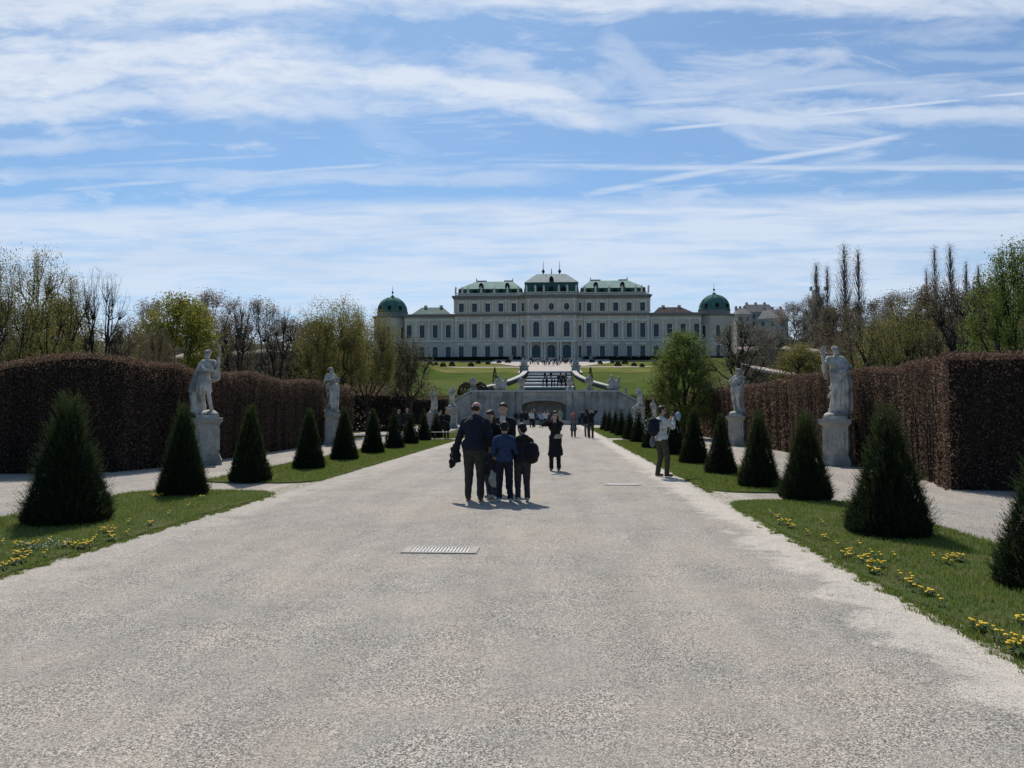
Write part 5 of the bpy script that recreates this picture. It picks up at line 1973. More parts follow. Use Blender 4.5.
    # shoes
    for f_ in (fl_, fr_):
        me = blob([('c', f_ + Vector((0, -.035, -.045)), .040, f_ + Vector((0, .05, -.048)), .037), ('c', f_ + Vector((0, .05, -.048)), .037, f_ + Vector((0, .155, -.058)), .030),
                   ('c', f_ + Vector((0, -.02, 0)), .042, f_ + Vector((0, -.02, -.04)), .042)], .013, 1, name='shoe')
        put(me, 'shoe', {'white': m_shoew, 'brown': m_shoeb}.get(shoe, m_shoe))
    # hair
    if hair:
        hr = [('e', HP(0, -.026, .055), (.084 * hs, .094 * hs, .082 * hs), hrot), ('e', HP(0, -.055, .0), (.074 * hs, .060 * hs, .075 * hs), hrot), ('e', HP(0, .03, .105), (.055, .050, .030), hrot)]
        if hair_kind == 'bald':
            hr = [('e', HP(0, -.050, -.012), (.083 * hs, .060 * hs, .052 * hs), hrot), ('e', HP(-.055, -.02, .005), (.030, .055, .045), hrot), ('e', HP(.055, -.02, .005), (.030, .055, .045), hrot)]
        if hair_kind == 'long':
            hr += [('c', HP(0, -.07, 0), .065, neck + Vector((0, -.07, -.10)), .05), ('c', HP(-.06, -.01, 0), .035, neck + Vector((-.09, .02, -.08)), .03), ('c', HP(.06, -.01, 0), .035, neck + Vector((.09, .02, -.08)), .03)]
        if hair_kind == 'bun':
            hr += [('e', HP(0, -.10, .09), (.045, .045, .045), hrot)]
        rough_ = lambda co: .006 * np.sin(co[:, 0] * 130 + co[:, 2] * 60) * np.sin(co[:, 1] * 110)
        put(blob(hr, .011, 1, rough_, 'hair'), 'hair', HAIR[hair])
    info = dict(root=root, s=s, hc=hc * s, neck=neck * s, hl=hl_ * s, hr=hr_ * s, chest=chest * s, hip=hip * s, el=el_ * s, er=er_ * s, HP=lambda x, y, z: HP(x, y, z) * s)
    return info


def hold(name, me, m_, info, label, cat, off=(0, 0, 0)):
    """a carried thing stays a top-level object, placed where the carrier holds it"""
    r = info['root']
    o = obj(name, me, m_)
    o.matrix_world = Matrix.Translation(r.location) @ Matrix.Rotation(r.rotation_euler.z, 4, 'Z') @ Matrix.Translation(Vector(off))
    tag(o, label, cat)
    return o


def gpos(px, py):
    g = G(px, py)
    return (g.x, g.y, 0.012)


# --- the group walking away ---------------------------------------------
fam = 'group of people walking together in the middle of the avenue'
man = person(gpos(474, 501), -6, 1.82, 1.16, feet=((-.13, .10), (.12, -.02)), lh=(-.33, -.02, .86), rh=(.27, .24, .95), lean=.12, head=(-24, 28), top='navy', bottom='brown_grey',
             hair='brown', hair_kind='bald', label='balding man in quilted dark jacket and brown trousers, seen from behind, looking down', group=fam, quilt=True, shoe='brown')
kid1 = person(gpos(504.5, 502.5), 4, 1.43, 1.02, feet=((-.12, .02), (.13, .03)), lh=(-.22, .16, 1.0), rh=(.20, .26, 1.05), head=(0, 22), top='blue', bottom='navy', hair='black',
              label='child in blue jacket and dark leggings seen from behind in the middle of the group', group=fam, child=True, lean=.02, shoe='white')
kid2 = person(gpos(522.5, 502), 10, 1.40, 1.10, feet=((-.10, .02), (.11, -.02)), lh=(-.18, .24, 1.02), rh=(.20, .20, 1.0), head=(34, 24), top='black', bottom='charcoal', hair='black',
              label='child in black hoodie with dark backpack on the shoulder, rightmost of the group', group=fam, child=True, lean=.03, shoe='white')
wom = person(gpos(492.5, 498), 150, 1.66, 1.0, feet=((-.08, .06), (.08, -.02)), lh=(-.20, .22, 1.0), rh=(.22, .20, 1.02), head=(10, 25), top='black', bottom='jeans', hair='brown', hair_kind='long',
             label='person in black half hidden between the balding man and the blue child, facing the camera', group=fam, shoe='white')
gent = person(gpos(503.5, 493), 176, 1.80, 1.0, feet=((-.11, .0), (.11, .05)), lh=(-.10, .28, 1.05), rh=(.12, .28, 1.05), head=(0, 14), top='black', bottom='black', hair='brown',
              label='dark haired man in black jacket and white shirt facing the camera behind the blue child', group=fam)
# white shirt front of the gentleman
mb = MB()
s_ = gent['s']
n_ = gent['neck']
mb.prism([(-.020, 1.20 * s_), (.020, 1.20 * s_), (.062, 1.47 * s_), (.03, 1.50 * s_), (-.03, 1.50 * s_), (-.062, 1.47 * s_)], .10 * s_, .158 * s_)
obj('shirt_front', mb.mesh(), CL['white'], gent['root'])
# bags
bag = blob([('c', (0, 0, 0), .05, (0, .06, -.28), .13), ('e', (0, .05, -.34), (.19, .11, .12)), ('c', (0, 0, .0), .02, (0, -.02, .16), .012)], .014, 2,
           lambda co: .01 * np.sin(co[:, 2] * 40 + co[:, 0] * 25), 'bag')
hold('shopping_bag', bag, CL['charcoal'], man, 'dark grey cloth bag carried between the balding man and blue child', 'bag', (man['hr'].x + .03, man['hr'].y - .1, man['hr'].z - .12))
bag2 = blob([('c', (-.05, 0, 0), .03, (-.05, 0, -.10), .05), ('e', (0, 0, -.20), (.13, .06, .14))], .013, 2, None, 'bag')
hold('tote_bag', bag2, CL['cream'], man, 'cream tote bag hanging low beside the dark grey bag', 'bag', (man['hr'].x + .09, man['hr'].y - .13, man['hr'].z - .42))
jk = blob([('c', (0, 0, 0), .07, (.01, .0, -.22), .09), ('c', (-.05, .02, -.02), .05, (-.08, .02, -.34), .06)], .014, 2, lambda co: .01 * np.sin(co[:, 2] * 50 + co[:, 0] * 30), 'jacket')
hold('folded_jacket', jk, CL['black'], man, 'black folded jacket hanging over the left forearm of the balding man', 'jacket', (man['hl'].x, man['hl'].y + .02, man['hl'].z + .08))
bp = blob([('e', (0, 0, 0), (.13, .10, .20)), ('e', (0, -.05, -.06), (.10, .08, .10)), ('c', (-.06, .08, .12), .02, (-.06, .15, .02), .02)], .013, 2, lambda co: .006 * np.sin(co[:, 2] * 45 + co[:, 0] * 20), 'backpack')
hold('backpack', bp, CL['black'], kid2, 'black backpack slung from the right shoulder of the child in the hoodie', 'backpack', (kid2['chest'].x + .17, kid2['chest'].y - .10, kid2['chest'].z - .15))
# hood of the black hoodie
obj('hood', blob([('e', (0, -.07, kid2['neck'].z - .02), (.12, .09, .06))], .013, 2, None, 'hood'), CL['black'], kid2['root'])

# --- woman taking a photo -------------------------------------------------
w1 = person(gpos(555.5, 471), 172, 1.63, 1.0, feet=((-.10, .0), (.12, .03)), lh=(-.02, .26, 1.42), rh=(.13, .27, 1.50), head=(12, 8), top='black', top_kind='long_coat', bottom='black', hair='black',
            hair_kind='long', label='woman in long black coat raising a phone, standing alone right of the group')
ph = MB()
ph.box(-.04, .04, -.006, .006, -.08, .08)
hold('phone', ph.mesh('phone'), m_iron, w1, 'dark phone held up by the woman in the long black coat', 'phone', (w1['hr'].x - .01, w1['hr'].y + .09, w1['hr'].z + .05))
hb = blob([('c', (-.08, 0, .02), .045, (.08, 0, -.03), .045), ('e', (0, 0, 0), (.11, .05, .07))], .012, 2, None, 'handbag')
hold('belt_bag', hb, CL['beige'], w1, 'beige belt bag worn across the front of the black coat', 'bag', (-.10, .15, w1['hip'].z + .08))
sc_ = blob([('c', (-.03, 0, .0), .025, (.03, 0, .0), .025), ('c', (0, 0, 0), .028, (0, 0, -.14), .02)], .011, 1, None, 'scarf')
obj('scarf', sc_, CL['light_blue'], w1['root'], (0, .125, w1['neck'].z - .05))

# --- man with backpack and raised cap ---------------------------------------
m2 = person(gpos(661.5, 477), -62, 1.76, .98, feet=((-.12, -.03), (.10, .09)), lh=(-.06, .30, 1.40), rh=(.08, .32, 1.44), head=(-22, 2), top='white', top_kind='shirt', bottom='olive', hair='brown',
            label='man in pale shirt and olive trousers raising a camera beside the right lawn', shoe='brown')
gl = MB()
for sg in (-1, 1):
    c_ = m2['HP'](sg * .034, .090, .014)
    gl.lathe([(.004, c_.z - .018), (.024, c_.z - .010), (.024, c_.z + .010), (.004, c_.z + .018)], c_.x, c_.y, 8)
gl.tube([m2['HP'](-.07, .07, .018), m2['HP'](.07, .07, .018)], .006, 4)
gl.tube([m2['HP'](.07, .07, .018), m2['HP'](.085, -.01, .015)], .005, 4)
gl.tube([m2['HP'](-.07, .07, .018), m2['HP'](-.085, -.01, .015)], .005, 4)
obj('sunglasses', gl.mesh('sunglasses'), m_iron, m2['root'])
beard = blob([('e', m2['HP'](0, .045, -.075), (.050, .048, .040))], .011, 1, None, 'beard')
obj('beard', beard, HAIR['brown'], m2['root'])
cm_ = MB()
cm_.box(-.07, .07, -.03, .03, -.05, .05)
cm_.lathe([(.035, .0), (.035, .07)], 0, 0, 10)
cam_me = blob([('e', (0, 0, .0), (.075, .035, .05)), ('c', (0, .03, 0), .035, (0, .09, 0), .035), ('e', (0, -.01, .06), (.03, .03, .02))], .010, 1, None, 'camera')
hold('camera', cam_me, m_iron, m2, 'black camera lifted to eye level by the man in the pale shirt', 'camera', ((m2['hl'].x + m2['hr'].x) / 2, m2['hr'].y + .03, m2['hr'].z + .09))
capm = blob([('e', (0, 0, 0), (.09, .05, .11)), ('c', (0, .02, -.06), .05, (0, .03, -.12), .02)], .012, 1, None, 'cap')
hold('cap', capm, CL['light_blue'], m2, 'pale blue cap held with the camera in the raised hands', 'cap', (m2['hr'].x + .08, m2['hr'].y + .08, m2['hr'].z + .06))
bp2 = blob([('e', (0, 0, 0), (.17, .15, .25)), ('e', (0, -.06, -.06), (.13, .09, .13)), ('c', (-.11, .06, .16), .02, (-.13, .20, .12), .02), ('c', (.11, .06, .16), .02, (.13, .20, .12), .02),
            ('c', (-.13, .20, .12), .02, (-.13, .19, -.08), .018), ('c', (.13, .20, .12), .02, (.13, .19, -.08), .018)], .013, 2, lambda co: .006 * np.sin(co[:, 2] * 45), 'backpack')
hold('backpack', bp2, CL['navy'], m2, 'large navy backpack on the back of the man in the pale shirt', 'backpack', (0, m2['chest'].y - .24, m2['chest'].z - .04))
mb = blob([('c', (0, 0, 0), .05, (0, .0, -.10), .08), ('e', (0, 0, -.14), (.09, .06, .09))], .013, 2, None, 'bag')
hold('waist_bag', mb, CL['grey'], m2, 'grey pouch hanging at the hip of the man in the pale shirt', 'bag', (-.08, -.20, m2['hip'].z + .02))

# --- middle distance ----------------------------------------------------------
V2 = dict(vox=.02, lod=1)
person(gpos(573.5, 437.5), 178, 1.66, 1.0, lh=(-.08, .22, 1.1), rh=(.08, .22, 1.1), top='grey', top_kind='long_coat', bottom='black', hair='dark_x' if 0 else 'brown', hair_kind='long',
       label='woman in grey long coat with pink scarf walking towards the camera', **V2)
pinks = [o for o in col.objects if o.type == 'EMPTY' and str(o.get('label', '')).startswith('woman in grey long coat')][0]
obj('scarf', blob([('e', (0, .0, 1.42), (.16, .14, .10)), ('c', (0, .10, 1.36), .06, (0, .13, 1.20), .05)], .02, 1, None, 'scarf'), CL['pink'], pinks)
person(gpos(591, 438.5), 172, 1.80, 1.0, lh=(-.16, .25, 1.60), rh=(.16, .22, 1.72), top='black', bottom='brown_grey', hair='brown',
       label='person in black top with arms raised overhead by the right lawn', **V2)
person(gpos(587, 437.2), 10, 1.62, 1.0, top='navy', bottom='grey', hair='black', label='shorter dark dressed person standing beside the one with raised arms', **V2)
# left of the avenue, near the yew cones and the bench
person(gpos(446.5, 438.5), 176, 1.68, 1.15, lh=(-.1, .25, 1.05), rh=(.1, .25, 1.1), top='black', top_kind='coat', bottom='black', hair='blond', hair_kind='long',
       label='blond person in black coat beside the white bench at the left', **V2)
person(gpos(441, 437), 150, 1.66, 1.05, lh=(-.1, .25, 1.05), rh=(.1, .25, 1.1), top='navy', top_kind='coat', bottom='black', hair='brown',
       label='person in dark coat left of the blond one between yew cones', **V2)
person(gpos(407, 438.5), 190, 1.78, 1.1, top='navy', bottom='jeans', hair='blond', label='person in navy jacket behind the far left yew cones, left one', **V2)
person(gpos(399, 438), 120, 1.7, 1.0, top='charcoal', bottom='black', hair='grey', label='grey haired person walking behind the seventh left yew cone', **V2)
# bench
b0 = G(446, 440)
br = empty('park_bench', (b0.x, b0.y, 0.01), 0.1)
mb = MB()
for i in range(4):
    mb.box(-.8, .8, -.22 + i * .12, -.13 + i * .12, .42, .45)
mb.build('seat', m_stone_l, br)
for sx in (-.65, .65):
    lm = MB()
    lm.box(sx - .04, sx + .04, -.22, .22, 0, .42)
    lm.build('leg', m_iron, br)
tag(br, 'low whitish bench standing on the grass edge by the left yews', 'bench')

# people by the fountain wall
tops = ['black', 'white', 'navy', 'sage', 'grey', 'light_blue', 'black', 'beige', 'charcoal', 'dark_red', 'black', 'cream', 'white']
protos = []
specs = [('black', 'jeans', 'brown', 'short'), ('white', 'black', 'black', 'long'), ('navy', 'charcoal', 'blond', 'long'), ('sage', 'beige', 'brown', 'short'),
         ('grey', 'black', 'black', 'short'), ('light_blue', 'jeans', 'brown', 'long'), ('charcoal', 'black', 'blond', 'long'), ('beige', 'navy', 'black', 'short')]
words = {'black': 'black', 'white': 'white', 'navy': 'navy', 'sage': 'sage green', 'grey': 'grey', 'light_blue': 'pale blue', 'charcoal': 'charcoal', 'beige': 'beige', 'brown': 'brown'}
for i, (t_, b_, h_, k_) in enumerate(specs):
    q = person((0, 0, 0), 0, 1.72, 1.0, feet=((-.12, -.06), (.10, .10)) if i % 2 else ((-.1, 0), (.1, .03)), lh=(-.2, .2, 1.05) if i % 3 == 0 else (-.25, .05, .85),
               rh=(.1, .3, 1.35) if i % 4 == 1 else (.25, .06, .84), top=t_, bottom=b_, hair=h_, hair_kind=k_, label='x', vox=.03, lod=1)
    protos.append(q['root'])
used = set()


def place(i, loc, face, H, label, group):
    if i in used:
        r = copy_tree(protos[i])
    else:
        r = protos[i]
        used.add(i)
    r.location = loc
    r.rotation_euler = (0, 0, R(face))
    r.scale = (H / 1.72,) * 3
    r['label'] = label
    r['group'] = group
    return r


FG = 'visitors in front of the fountain wall'
fw = [(516, 425.5, 0, 'leftmost visitor before the fountain wall, in black jacket'), (521.5, 426.5, 2, 'blond visitor in navy near the left end of the fountain arch'),
      (531.5, 428, 1, 'visitor with white top and black trousers under the left half of the arch'), (534.5, 427, 6, 'charcoal dressed visitor beside the one in white, under the arch'),
      (541, 428, 5, 'visitor in pale blue top and jeans under the middle of the arch'), (544.5, 427, 1, 'visitor in white top, right of the pale blue one'),
      (548, 426.5, 7, 'visitor in beige jacket just left of the phone woman'), (560, 427, 3, 'visitor in sage green jacket right of the phone woman'),
      (538, 425, 4, 'grey dressed visitor further back under the arch'), (583, 426.5, 0, 'visitor in black by the right yew row, left of the raised arms'),
      (580, 425, 4, 'grey dressed visitor farther back near the right yew row'), (511, 424.5, 7, 'visitor in beige near the left pilasters of the fountain wall'),
      (553, 424.8, 2, 'navy dressed visitor at the foot of the wall behind the phone woman'), (526, 424.8, 6, 'charcoal dressed visitor at the wall left of the arch')]
for k_, (px, py, i, lab) in enumerate(fw):
    place(i, gpos(px, py), 180 if k_ % 3 else 20 * k_, 1.62 + .06 * (k_ % 4), lab, FG)
# visitors on the steps
rg = random.Random(5)
SG = 'visitors crowding on the cascade steps'
for k_ in range(26):
    px = rg.uniform(543, 567)
    i_s = rg.choice((0, 0, 1, 1, 2))
    Y = 150 + i_s * 7 + 1.0
    p = P(px, 388 - i_s * 3.2, Y)
    place(rg.choice((0, 2, 4, 6, 0, 6)), (p.x, Y, terrain_z(CX, Y - 1) + .35 + (terrain_z(CX, Y + 6) - terrain_z(CX, Y - 1)) * .674), rg.uniform(0, 360), 1.7, 'dark dressed visitor in the crowd on the right half of the cascade steps', SG)
CG = 'small visitors on the forecourt before the palace'
for k_ in range(104):
    Y = rg.uniform(236, 292)
    px = 551 + rg.gauss(0, 22) * (.4 + .6 * (Y - 236) / 56)
    px = min(max(px, 500), 604)
    if k_ > 86:
        px = rg.uniform(590, 646)
        Y = 293
    p = P(px, 365, Y)
    place(rg.choice((0, 2, 4, 6, 0, 6, 5, 1)), (p.x, Y, terrain_z(p.x, Y) + .2), rg.uniform(0, 360), 1.7,
          'tiny visitor in the crowd before the palace doors' if k_ <= 86 else 'tiny dark visitor in the line along the right half of the palace front', CG if k_ <= 86 else 'visitors lined up along the right facade')

# ================================================================ statues
m_marble = mat('weathered_marble', (0.66, 0.60, 0.52), (0.48, 0.44, 0.38), 3.5, 0.8, bump=0.3, bscale=20, c3=(0.22, 0.22, 0.205), s3=1.8, coord='object')
m_ped = mat('pedestal_stone', (0.46, 0.43, 0.37), (0.36, 0.335, 0.29), 2.5, 0.9, bump=0.35, bscale=18, c3=(0.22, 0.21, 0.185), s3=1.3, coord='object')


def folds(prims, pts_top, pts_bot, r, rg, n):
    for i in range(n):
        t = i / (n - 1)
        a = Vector(pts_top[0]).lerp(Vector(pts_top[1]), t)
        b = Vector(pts_bot[0]).lerp(Vector(pts_bot[1]), t)
        m_ = a.lerp(b, .5) + Vector((rg.uniform(-.03, .03), rg.uniform(-.03, .03), 0))
        prims += [('c', a, r * .8, m_, r), ('c', m_, r, b, r * 1.1)]


def statue_mesh(kind_, seed=1, vox=0.018):
    """about 2.1 m tall, faces -Y (towards the viewer)"""
    rg = random.Random(seed)
    P_ = []
    # plinth rock
    P_ += [('e', (0, 0, .03), (.36, .30, .10)), ('e', (.12, .1, .06), (.2, .18, .10))]
    sx = 1 if kind_ in ('huntress', 'nymph') else -1
    hip = Vector((.05 * sx, 0, 1.12))
    chest = Vector((-.01 * sx, -.01, 1.50))
    neck = Vector((.0, -.02, 1.72))
    hd = Vector((.04 * sx, -.05, 1.88))
    P_ += [('e', hip, (.19, .14, .15)), ('c', hip, .14, chest, .15), ('e', chest, (.20, .14, .18)), ('c', neck - Vector((.17, 0, .06)), .065, neck - Vector((-.17, 0, .06)), .065),
           ('c', neck - Vector((0, 0, .08)), .065, hd, .055), ('e', hd, (.085, .105, .115)), ('e', hd + Vector((0, .04, .05)), (.10, .11, .09)),
           ('c', hd + Vector((0.02 * sx, -.10, 0)), .014, hd + Vector((.025 * sx, -.115, -.03)), .016), ('e', hd + Vector((.02 * sx, -.06, -.09)), (.05, .05, .04))]
    # legs: weight on one, the other bent
    kn1, ft1 = Vector((.10 * sx, -.01, .62)), Vector((.09 * sx, 0, .12))
    kn2, ft2 = Vector((-.13 * sx, -.16, .64)), Vector((-.18 * sx, .02, .12))
    for h0, k_, f_ in ((hip + Vector((.09 * sx, 0, -.05)), kn1, ft1), (hip + Vector((-.09 * sx, 0, -.05)), kn2, ft2)):
        P_ += [('c', h0, .11, k_, .072), ('c', k_ - Vector((0, -.02, .06)), .070, f_, .042), ('c', f_, .045, f_ + Vector((0, -.16, -.04)), .035)]
    if kind_ == 'club':          # tunic to the knee, cloak falling behind, arms on a tall shaft at the right
        for a_ in range(14):
            t = a_ / 14 * 6.283
            P_ += [('c', (hip.x + .15 * math.cos(t), .11 * math.sin(t), 1.22), .05, (hip.x + .25 * math.cos(t), .20 * math.sin(t), .74 + .03 * math.sin(3 * t)), .035)]
        P_ += [('e', (hip.x, 0, .95), (.22, .17, .22)), ('e', hip + Vector((0, 0, .10)), (.18, .14, .05))]
        folds(P_, ((-.20, .05, 1.68), (-.10, .18, 1.68)), ((-.38, .02, .12), (-.05, .26, .12)), .07, rg, 6)
        folds(P_, ((-.24, .0, 1.60), (-.30, .10, 1.45)), ((-.42, .0, .75), (-.36, .12, .3)), .06, rg, 3)
        P_ += [('c', (.19, 0, 1.66), .062, (.36, -.14, 1.50), .05), ('c', (.36, -.14, 1.50), .05, (.40, -.18, 1.72), .04), ('e', (.41, -.18, 1.76), (.05, .05, .06)),
               ('c', (-.19, 0, 1.64), .06, (-.02, -.24, 1.42), .05), ('c', (-.02, -.24, 1.42), .05, (.30, -.24, 1.36), .04), ('e', (.34, -.23, 1.35), (.05, .05, .05)),
               ('c', (.36, -.22, 1.12), .085, (.42, -.18, 1.55), .05), ('c', (.42, -.18, 1.55), .045, (.47, -.16, 2.16), .028), ('e', (.36, -.2, 1.2), (.12, .08, .16)),
               ('c', (.34, -.15, 1.1), .05, (.20, -.05, 1.05), .05)]
        P_ += [('e', hd + Vector((0, 0, .09)), (.12, .13, .045)), ('c', hd + Vector((-.06, .02, .12)), .04, hd + Vector((.05, 0, .13)), .04)]
        P_ += [('c', (-.22, .15, .1), .10, (-.25, .15, .7), .08)]
    elif kind_ == 'huntress':    # draped to the feet, one arm lifted at the viewer's left
        folds(P_, ((-.18, -.08, 1.30), (.20, -.06, 1.22)), ((-.16, -.10, .12), (.24, -.04, .12)), .065, rg, 7)
        folds(P_, ((-.12, .12, 1.60), (.20, .12, 1.60)), ((-.10, .14, .12), (.30, .12, .12)), .085, rg, 6)
        P_ += [('c', (-.25, -.1, .55), .05, (.22, -.14, 1.25), .07), ('c', (-.22, -.1, .80), .05, (.24, -.12, 1.42), .07), ('c', (-.16, -.12, 1.02), .05, (.24, -.10, 1.55), .06),
               ('c', (-.20, 0, 1.66), .062, (-.34, -.14, 1.42), .052), ('c', (-.34, -.14, 1.42), .05, (-.40, -.20, 1.74), .038), ('e', (-.41, -.2, 1.80), (.045, .05, .07)),
               ('c', (-.43, -.2, 1.86), .03, (-.36, -.2, 1.98), .02), ('c', (-.38, -.18, 1.5), .02, (-.30, -.2, 2.0), .02),
               ('c', (.20, 0, 1.66), .062, (.33, -.05, 1.40), .055), ('c', (.33, -.05, 1.40), .055, (.12, -.20, 1.28), .042), ('e', (.10, -.21, 1.27), (.06, .05, .05)),
               ('c', (-.36, -.10, 1.40), .06, (-.34, -.06, 1.10), .05), ('c', (.22, .14, 1.1), .10, (.30, .12, .2), .10)]
    elif kind_ == 'nymph':       # half nude woman, arms crossed before the chest, drapery about the hips
        folds(P_, ((-.18, -.10, 1.16), (.22, -.10, 1.22)), ((-.02, -.12, .14), (.22, -.06, .14)), .06, rg, 5)
        folds(P_, ((-.16, .12, 1.25), (.20, .12, 1.25)), ((-.12, .14, .12), (.22, .14, .12)), .08, rg, 5)
        P_ += [('c', (-.24, -.06, 1.05), .07, (.24, -.10, 1.22), .07), ('c', (-.18, -.02, 1.66), .058, (-.30, -.12, 1.42), .048), ('c', (-.30, -.12, 1.42), .046, (.04, -.22, 1.50), .036),
               ('c', (.18, -.02, 1.66), .058, (.30, -.10, 1.38), .048), ('c', (.30, -.10, 1.38), .046, (.0, -.22, 1.34), .036), ('e', (-.07, -.12, 1.52), (.07, .06, .06)), ('e', (.07, -.12, 1.52), (.07, .06, .06)),
               ('c', (-.16, .12, 1.62), .06, (-.34, .10, 1.3), .05), ('c', (-.34, .10, 1.3), .05, (-.26, .1, 1.05), .05), ('e', hd + Vector((0, .07, .05)), (.09, .08, .08))]
        P_ += [('c', (-.22, .12, .1), .09, (-.20, .12, .75), .07)]
    else:                         # 'hero': turned man, cloak across, arm bent to the chest
        folds(P_, ((-.24, .04, 1.62), (.20, .14, 1.62)), ((-.05, .16, .12), (.24, .14, .12)), .08, rg, 6)
        P_ += [('c', (-.26, -.06, 1.35), .06, (.22, -.16, .98), .08), ('c', (-.22, -.08, 1.5), .06, (.26, -.12, 1.10), .07), ('c', (.20, -.14, 1.0), .08, (.12, -.1, .6), .07),
               ('c', (-.20, 0, 1.66), .065, (-.36, -.05, 1.46), .055), ('c', (-.36, -.05, 1.46), .052, (-.22, -.20, 1.66), .04), ('e', (-.2, -.22, 1.70), (.05, .05, .06)),
               ('c', (.20, 0, 1.66), .065, (.34, .02, 1.40), .055), ('c', (.34, .02, 1.40), .05, (.20, -.14, 1.18), .042), ('e', hd + Vector((0, .02, .09)), (.10, .12, .06)),
               ('c', (-.05, .1, .8), .10, (.1, .12, .15), .10)]
    ang = lambda co: np.arctan2(co[:, 1], co[:, 0])
    nz = lambda co: .016 * (np.abs(np.sin(ang(co) * 7 + co[:, 2] * 5 + 2 * np.sin(co[:, 2] * 4))) ** .6 - .6) * np.clip((1.62 - co[:, 2]) * 3, 0, 1) + .004 * np.sin(co[:, 1] * 70 + co[:, 2] * 15)
    me = blob(P_, vox, 2, nz, 'figure')
    # contrapposto: turn the upper body against the hips and curve the stance
    n = len(me.vertices)
    co = np.empty(n * 3, np.float32)
    me.vertices.foreach_get('co', co)
    co = co.reshape(-1, 3)
    t = np.clip((co[:, 2] - .9) / 1.0, 0, 1.2)
    a_ = (.55 if sx > 0 else -.55) * t
    x, y = co[:, 0].copy(), co[:, 1].copy()
    co[:, 0] = x * np.cos(a_) - y * np.sin(a_) + .07 * sx * np.sin(np.clip(co[:, 2], 0, 2) * 1.9) - .04 * sx * t
    co[:, 1] = x * np.sin(a_) + y * np.cos(a_)
    me.vertices.foreach_set('co', co.ravel())
    me.update()
    return me


def pedestal(h, w_, root):
    mb = MB()
    mb.box(-w_ * .62, w_ * .62, -w_ * .62, w_ * .62, -.1, .16)
    mb.frustum((-w_ * .60, w_ * .60, -w_ * .60, w_ * .60, .16), (-w_ * .5, w_ * .5, -w_ * .5, w_ * .5, .34))
    mb.box(-w_ * .5, w_ * .5, -w_ * .5, w_ * .5, .34, h - .22)
    mb.frustum((-w_ * .5, w_ * .5, -w_ * .5, w_ * .5, h - .22), (-w_ * .62, w_ * .62, -w_ * .62, w_ * .62, h - .12))
    mb.box(-w_ * .65, w_ * .65, -w_ * .65, w_ * .65, h - .12, h)
    # panel mouldings on the four faces
    a, z0, z1, t = w_ * .36, .46, h - .34, .022
    for ux_, uy_ in ((0, -1), (0, 1), (1, 0), (-1, 0)):
        for (p0, p1, q0, q1) in ((-a, a, z0, z0 + .03), (-a, a, z1 - .03, z1), (-a, -a + .03, z0 + .03, z1 - .03), (a - .03, a, z0 + .03, z1 - .03)):
            d0, d1 = sorted((w_ * .5 * (ux_ + uy_), (w_ * .5 + t) * (ux_ + uy_)))
            if ux_ == 0:
                mb.box(p0, p1, d0, d1, q0, q1)
            else:
                mb.box(d0, d1, p0, p1, q0, q1)
    ped = mb.build('pedestal', m_ped, root)
    mb = MB()
    mb.box(-w_ * .48, w_ * .48, -w_ * .44, w_ * .44, h, h + .09)
    mb.build('base_slab', m_marble, ped)
    # carved scroll bosses of the panel
    orn = []
    for i in range(5):
        z = z0 + .12 + i * (z1 - z0 - .2) / 4.5
        orn += [('c', (-w_ * .20, -w_ * .5, z), .020, (w_ * .20, -w_ * .5, z + (.05 if i % 2 else -.02)), .020), ('e', (0, -w_ * .5, z + .03), (.04, .02, .04))]
    orn += [('c', (-w_ * .22, -w_ * .5, z0 + .1), .018, (-w_ * .1, -w_ * .5, z1 - .1), .018), ('c', (w_ * .22, -w_ * .5, z0 + .1), .018, (w_ * .1, -w_ * .5, z1 - .1), .018)]
    obj('carving', blob(orn, .012, 1, None, 'carving'), m_ped, ped)
    return ped


def statue(kind_, px, pyb, ped_top, head_top, label, seed, wd=.78, face=0.0, mesh=None, Y=None, vox=.014, xoff=0, twist=14):
    g = G(px, pyb)
    k = g.y / FPX
    root = empty('garden_statue', (g.x * (g.y + wd * .5) / g.y, g.y + wd * .5, 0.0), R(face))
    ph_ = (pyb - ped_top) * k
    fh = (ped_top - head_top) * k - .09
    pedestal(ph_, wd, root)
    me = mesh or statue_mesh(kind_, seed, vox)
    o = obj('figure', me, m_marble, root, (xoff, 0, ph_ + .09))
    sc_z = fh / (2.19 if kind_ == 'club' else 2.0)
    o.scale = (sc_z, sc_z, sc_z)
    tag(root, label, 'statue', 'stone statues before the hedges')
    return root


statue('club', 207, 465.5, 417, 341, 'statue of a cloaked figure in knee-length tunic raising a shaft, at the left', 1, .68, 24, xoff=-.04)
statue('huntress', 838, 466.5, 420.5, 348, 'statue of a fully draped figure with one lifted arm, at the right', 2, .72, -30)
statue('nymph', 331, 444.5, 413.5, 366, 'half-nude statue with crossed arms farther along the left hedge', 3, .66, 22)
statue('hero', 738, 446.5, 416.5, 370, 'statue of a turned cloaked man farther along the right hedge', 4, .70, -28)
low = [statue_mesh('nymph', 7, .035), statue_mesh('hero', 8, .035), statue_mesh('huntress', 9, .035)]
for i, (px, pyb, pt, ht, lab) in enumerate(((433, 431, 413.5, 388, 'distant statue left of the cascade, leaning figure beside the brown hedge'),
                                            (452, 428.5, 407, 385, 'distant statue at the left foot of the sloping cascade wall'),
                                            (639, 428.5, 407, 387, 'distant statue at the right foot of the sloping cascade wall'),
                                            (653.5, 431, 420, 400, 'small distant statue behind the right yew row, near the green tree'))):
    statue(('nymph', 'hero', 'huntress', 'nymph')[i], px, pyb, pt, ht, lab, 1, .9, 0, low[i % 3])

